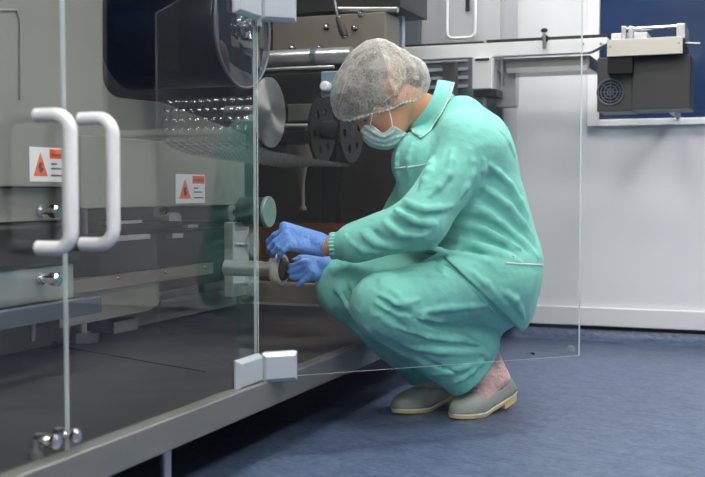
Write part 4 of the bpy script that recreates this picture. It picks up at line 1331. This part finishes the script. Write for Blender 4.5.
gF = sdfmesh('glove', HF+cuffF, gvox, M['nitrile'], per, noise=[(0.0004, 260, 6)])
ringband('cuff_bead', P(336, 266, 3.035), (P(336, 266, 3.035)-P(324, 266, 3.01)).normalized(), .0285, .0028, M['nitrile'], gF)

# ---- eyes, brows, lashes
for s in (1, -1):
    ec = H(-0.008, 0.074, 0.031*s)
    MB().sphere(ec, 0.0125, 20, 14).build('eye', mat('eye_white', (225, 222, 218), 0.15), per)
    MB().lathe(ec + FC*0.0105 - UP*0.004, (FC*0.95-UP*0.35), [(0, .0055), (0.0022, .0045)], 16).build('iris', M['brown'], per)
    # lowered lid
    MB().sphere(ec + UP*0.003, 0.0134, 20, 14).build('eyelid', M['skin'], per)
    lash = [ec + FC*(0.0125*math.cos(a))*0.9 - UP*0.006 + SD*(0.0135*math.sin(a)*s) for a in [x*0.3 for x in range(-4, 5)]]
    MB().tube(lash, 0.0016, 6).build('eyelashes', M['black'], per)
    br_ = [H(0.012+.004*math.sin(t*3), 0.094-.018*t*t*1.2, (0.014+0.036*t)*s) for t in (0, .25, .5, .75, 1)]
    MB().tube(br_, [.003, .004, .004, .003, .0015], 8).build('eyebrow', M['hair'], per)

# ---- hair
HP_ = [Ell(H(0.026, -0.008, 0), UP, FC, (0.098, 0.106, 0.088), 0.02), Ell(H(-0.01, -0.085, 0.0), UP, FC, (0.05, 0.045, 0.05), 0.03),
       Ell(H(-0.025, -0.108, 0.0), UP, FC, (0.04, 0.034, 0.042), 0.02),
       Cap(H(-.014, -.010, .066), H(-.014, -.010, .13), .021, .021, .006, 's'),
       Half(H(0.0, 0.086, 0), (FC*1.0-UP*0.55).normalized(), 0.006)]
hair = sdfmesh('hair', HP_, 0.004, M['hair'], per, noise=[(0.0022, 150, 2)])

# ---- hair net: puffy translucent cap
def net_mat():
    m = bpy.data.materials.new('nonwoven_net'); m.use_nodes = True
    nt = m.node_tree; nt.nodes.clear()
    o = nt.nodes.new('ShaderNodeOutputMaterial'); t = nt.nodes.new('ShaderNodeBsdfTransparent')
    d = nt.nodes.new('ShaderNodeBsdfPrincipled'); d.inputs['Base Color'].default_value = lin((232, 230, 226)); d.inputs['Roughness'].default_value = 0.75
    tr = nt.nodes.new('ShaderNodeBsdfTranslucent'); tr.inputs[0].default_value = lin((230, 228, 224))
    ms = nt.nodes.new('ShaderNodeMixShader'); ms.inputs[0].default_value = 0.35
    nt.links.new(d.outputs[0], ms.inputs[1]); nt.links.new(tr.outputs[0], ms.inputs[2])
    tc = nt.nodes.new('ShaderNodeTexCoord')
    n = nt.nodes.new('ShaderNodeTexNoise'); n.inputs['Scale'].default_value = 170; n.inputs['Detail'].default_value = 3
    n2 = nt.nodes.new('ShaderNodeTexNoise'); n2.inputs['Scale'].default_value = 22; n2.inputs['Detail'].default_value = 4
    nt.links.new(tc.outputs['Object'], n.inputs[0]); nt.links.new(tc.outputs['Object'], n2.inputs[0])
    a = nt.nodes.new('ShaderNodeMath'); a.operation = 'ADD'; nt.links.new(n.outputs[0], a.inputs[0]); nt.links.new(n2.outputs[0], a.inputs[1])
    mr = nt.nodes.new('ShaderNodeMapRange'); mr.inputs['From Min'].default_value = 0.75; mr.inputs['From Max'].default_value = 1.25
    mr.inputs['To Min'].default_value = 0.17; mr.inputs['To Max'].default_value = 0.56
    nt.links.new(a.outputs[0], mr.inputs[0])
    lw = nt.nodes.new('ShaderNodeLayerWeight'); lw.inputs[0].default_value = 0.35
    ad = nt.nodes.new('ShaderNodeMath'); ad.operation = 'MULTIPLY_ADD'; ad.inputs[1].default_value = 0.4; ad.use_clamp = True
    nt.links.new(lw.outputs['Facing'], ad.inputs[0]); nt.links.new(mr.outputs[0], ad.inputs[2])
    mx = nt.nodes.new('ShaderNodeMixShader')
    nt.links.new(ad.outputs[0], mx.inputs[0]); nt.links.new(t.outputs[0], mx.inputs[1]); nt.links.new(ms.outputs[0], mx.inputs[2])
    nt.links.new(mx.outputs[0], o.inputs[0])
    return m
NM = net_mat()
NP = [Ell(P(377, 87, 3.05), UP, FC, (0.116, 0.116, 0.096), 0.03),
      Ell(P(356, 98, 3.04), UP, FC, (0.066, 0.075, 0.080), 0.03),
      Ell(P(408, 80, 3.07), RV, FV, (0.062, 0.085, 0.068), 0.03),
      Ell(P(378, 66, 3.06), RV, FV, (0.070, 0.075, 0.075), 0.03)]
nfold = []
for pts, r in [([(377, 40), (385, 60), (390, 85), (400, 100)], .007), ([(375, 42), (360, 60), (345, 80), (338, 105)], .006), ([(385, 42), (405, 58), (415, 80), (412, 98)], .007),
               ([(372, 44), (372, 70), (368, 95)], .005), ([(392, 45), (418, 62), (426, 85)], .006), ([(365, 50), (345, 65), (333, 85)], .005), ([(400, 60), (402, 80), (394, 96)], .005)]:
    nfold += fold(NP, pts, r, .01, .1)
# lower edge of the net: plane through forehead and nape
e0, e1 = P(332, 120, 3.05), P(430, 99, 3.07)
def netkeep(c):
    L = Vector((c.x, c.y, c.z))-CAM
    f = L.dot(FV); px = L.dot(RV)/f*F+CX
    # height of the edge at this lateral position, in metres
    xs = [325, 335, 350, 366, 380, 392, 404, 418, 432]; ys = [116, 119, 121, 116.5, 112.5, 109, 103, 101, 97]
    py = np.interp(px, xs, ys)
    z = P(px, py, f).z
    return c.z > z
for k in range(26):
    px = 335+k*3.2; py = float(np.interp(px, [325, 335, 350, 366, 380, 392, 404, 418, 432], [116, 119, 121, 116.5, 112.5, 109, 103, 101, 97]))
    nfold += fold(NP, [(px, py+1), (px-1.5+random.random()*2, py-6), (px-2+random.random()*4, py-12-random.random()*5)], .0032, .004, .0)
net = sdfmesh('hair_net', NP, 0.003, NM, per, noise=[(0.0016, 130, 12), (0.0010, 240, 13)], folds=nfold, keep=netkeep)
# gathered elastic edge
eb = []; epts = [(333, 118.5), (341, 120.5), (350, 120.5), (358, 118.5), (366, 116), (373, 114), (380, 112), (387, 110), (393, 108.5), (399, 105.5), (404, 103), (411, 101.5), (418, 100.5), (424, 99)]
q = []
for (x, y) in epts:
    h = march(NP, x, y-0.5)
    if h is not None: q.append(h)
qq = []
for i in range(len(q)-1):
    for k in range(6):
        t = k/6; p = q[i].lerp(q[i+1], t); p = p + ZV*(0.0032*math.sin((i*6+k)*1.9)) - FV*0.001*math.cos((i*6+k)*1.9)
        qq.append(p)
M['elastic'] = mat('net_elastic', (226, 226, 222), 0.8)
MB().tube(qq, 0.0027, 8).build('elastic_edge', M['elastic'], net, angle=80)
NF = NP + nfold
for pl_ in ([(377, 40), (385, 60), (390, 82), (397, 102)], [(373, 42), (360, 60), (346, 80), (339, 104)], [(388, 44), (404, 58), (413, 78), (411, 97)], [(397, 66), (403, 80), (397, 90), (384, 102)]):
    cord('pleat', NF, pl_, 0.0016, NM, net, 0.0012)

# ---- face mask
MP = [Ell(H(-0.066, 0.052, 0), UP, FC, (0.050, 0.066, 0.068), 0.02), Cap(H(-0.035, 0.090, 0), H(-0.05, 0.095, 0), .018, .024, 0.02), Cap(H(-.095, .04, 0), H(-.09, .07, 0), .03, .03, .02)]
def maskkeep(c):
    L = c-CAM; f = L.dot(FV); px = L.dot(RV)/f*F+CX; py = None
    v = c-hc; s = v.dot(SD)
    py_ = CY - F*((c-CAM).dot(ZV*math.cos(PITCH)+FV*math.sin(PITCH)))/((c-CAM).dot(FV*math.cos(PITCH)-ZV*math.sin(PITCH)))
    if s < 0:    # far side: mirror of the near side in head coordinates
        c2 = c - SD*(2*s); return maskkeep(c2)
    poly = [(352, 128), (369.5, 123.5), (376, 128), (382.5, 133.4), (387, 131), (392.7, 125.5), (409, 135), (400, 152), (370, 156), (345, 145)]
    ins = False; j = len(poly)-1
    for i in range(len(poly)):
        xi, yi = poly[i]; xj, yj_ = poly[j]
        if (yi > py_) != (yj_ > py_) and px < (xj-xi)*(py_-yi)/(yj_-yi)+xi: ins = not ins
        j = i
    return ins
mfold = []
for pts in ([(362, 131), (372, 138), (384, 141), (396, 137), (406, 134)], [(366, 127), (375, 133), (384, 136.5), (392, 132)], [(366, 138), (376, 144), (388, 145), (398, 141)]):
    mfold += fold(MP, pts, .0035, .004, .2, taper=False)
msk = sdfmesh('face_mask', MP, 0.002, M['mask'], per, folds=mfold, keep=maskkeep)
md = msk.modifiers.new('solidify', 'SOLIDIFY'); md.thickness = 0.0015; md.offset = 1
FB = BP + MP
for pl_ in ([(370.5, 126), (371.5, 120), (373, 112), (376, 104)], [(392, 128), (391.5, 121), (390, 113), (387, 105)]):
    cord('ear_loop', FB, pl_, 0.0015, M['white'], msk, 0.002)

# ---- shoes, soles and socks
def shoe(toe, heel, lift, mside, parent):
    """loafer: foot from heel to toe, sole follows the lifted heel"""
    ax = Vector((toe.x-heel.x, toe.y-heel.y, 0)); L = ax.length; ax.normalize()
    sd = Vector((-ax.y, ax.x, 0))
    o = Vector((heel.x, heel.y, 0))
    def zl(t):      # underside height along the foot, t 0 heel to 1 toe
        return lift*max(0, (0.62-t)/0.62)**1.3 + (0.004 if t > .62 else 0)*(t-.62)/.38
    def wid(t):     # half width
        xs = [0, .04, .12, .3, .45, .62, .75, .88, .96, 1.0]; ys = [.012, .024, .031, .031, .033, .042, .0435, .036, .022, .006]
        return float(np.interp(t, xs, ys))
    def cen(t): return mside*0.006*math.sin(PI*t)
    out = []
    N = 40
    # sole: stack of outlines
    def outline(grow, dz):
        pts = []
        for i in range(N+1):
            t = i/N; pts.append(o+ax*(t*L)+sd*(cen(t)+wid(t)+grow)+ZV*(zl(t)+dz))
        for i in range(N, -1, -1):
            t = i/N; pts.append(o+ax*(t*L)+sd*(cen(t)-wid(t)-grow)+ZV*(zl(t)+dz))
        return pts
    def slab(z0, z1, g0, g1, t0=0.0, t1=1.0):
        m = MB(); a = outline(g0, z0); b = outline(g1, z1); n = len(a); vs = a+b; fs = []
        for i in range(n):
            j = (i+1) % n; fs.append((i, j, n+j, n+i))
        for i in range(N):
            fs.append((i, n-1-i, n-2-i, i+1)); fs.append((n+i, n+i+1, 2*n-2-i, 2*n-1-i))
        return m.add(vs, fs)
    # upper: cross sections swept, open collar
    m = MB(); rows = []
    nS = 26
    for i in range(N+1):
        t = i/N; w_ = wid(t)*0.97
        hgt = float(np.interp(t, [0, .05, .2, .38, .5, .62, .78, .9, .97, 1], [.074, .074, .056, .042, .048, .052, .043, .034, .024, .010]))
        row = []
        for k in range(nS+1):
            a = PI*k/nS
            c_, s_ = math.cos(a), math.sin(a)
            e = 0.62
            y = math.copysign(abs(c_)**e, c_)*w_; z = (abs(s_)**0.8)*hgt
            row.append(o+ax*(t*L+(0.0 if t > .05 else -.004)+z*.75*max(0, 1-t/.3))+sd*(cen(t)+y)+ZV*(zl(t)+0.012+z))
        rows.append(row)
    n_ = nS+1; vs = [p for r in rows for p in r]; fs = []
    op0, op1 = 0.02, 0.47
    for i in range(N):
        tm = (i+.5)/N
        for k in range(nS):
            am = (k+.5)/nS
            # opening on top of the foot
            half = 0.30*math.sin(PI*min(max((tm-op0)/(op1-op0), 0), 1))**.5 if op0 < tm < op1 else 0
            if abs(am-.5) < half: continue
            fs.append((i*n_+k, i*n_+k+1, (i+1)*n_+k+1, (i+1)*n_+k))
    fs.append(tuple(range(n_))); fs.append(tuple(N*n_+k for k in range(n_)))
    root = m.add(vs, fs)
    up = root.build('shoe', M['shoe'], parent, angle=60, solid=0.003)
    slab(0.0, 0.009, 0.001, 0.003).build('sole', M['sole'], up, angle=40)
    slab(0.009, 0.0125, 0.0035, 0.003).build('welt', M['welt'], up, angle=40)
    # heel block: short copy under the heel
    hm = MB(); a = []
    for i in range(9):
        t = i/8*0.26; a.append(o+ax*(t*L)+sd*(cen(t)+wid(t)+.001)+ZV*(zl(t)))
    for i in range(8, -1, -1):
        t = i/8*0.26; a.append(o+ax*(t*L)+sd*(cen(t)-wid(t)-.001)+ZV*(zl(t)))
    hh = min(0.013, lift*.8)
    if hh > 0.003: hm.prism([p-ZV*hh for p in a], ZV*hh).build('shoe_heel', M['sole'], up)
    # seam row of the apron
    sm = [o+ax*((.5+.34*math.sin(PI*k/16)**.7)*L)+sd*(cen(.6)+.030*math.cos(PI*k/16))+ZV*(0.012+zl(.6)+float(np.interp(.5+.34*math.sin(PI*k/16)**.7, [.5, .62, .78, .9], [.036, .042, .040, .032]))) for k in range(17)]
    return up
s1 = shoe(sN0, sN1, lifN, -1, per); s2 = shoe(sF0, sF1, lifF, 1, per)
def sock(ank, sh0, sh1, lift):
    ax = Vector((sh0.x-sh1.x, sh0.y-sh1.y, 0)); c = Vector((sh1.x, sh1.y, 0))
    hb = c+ax*.24+ZV*(lift+.050); ft = c+ax*.55+ZV*(lift*.2+.034)
    top = ank + (ank-hb).normalized()*0.05
    return [Cap(top, hb, 0.038, 0.027, .02), Cap(hb, ft, .025, .024, .02), Cap(ank, ft, .034, .022, .02)]
SKN = sock(ankN, sN0, sN1, lifN) + [Cap(P(489, 350, 3.06), P(494, 366, 3.08), .026, .030, .02)]; SKF = sock(ankF, sF0, sF1, lifF)
sdfmesh('sock', SKN, 0.003, M['sock'], per, noise=[(0.0014, 230, 3)])
sdfmesh('sock', SKF, 0.003, M['sock'], per, noise=[(0.0014, 230, 5)])
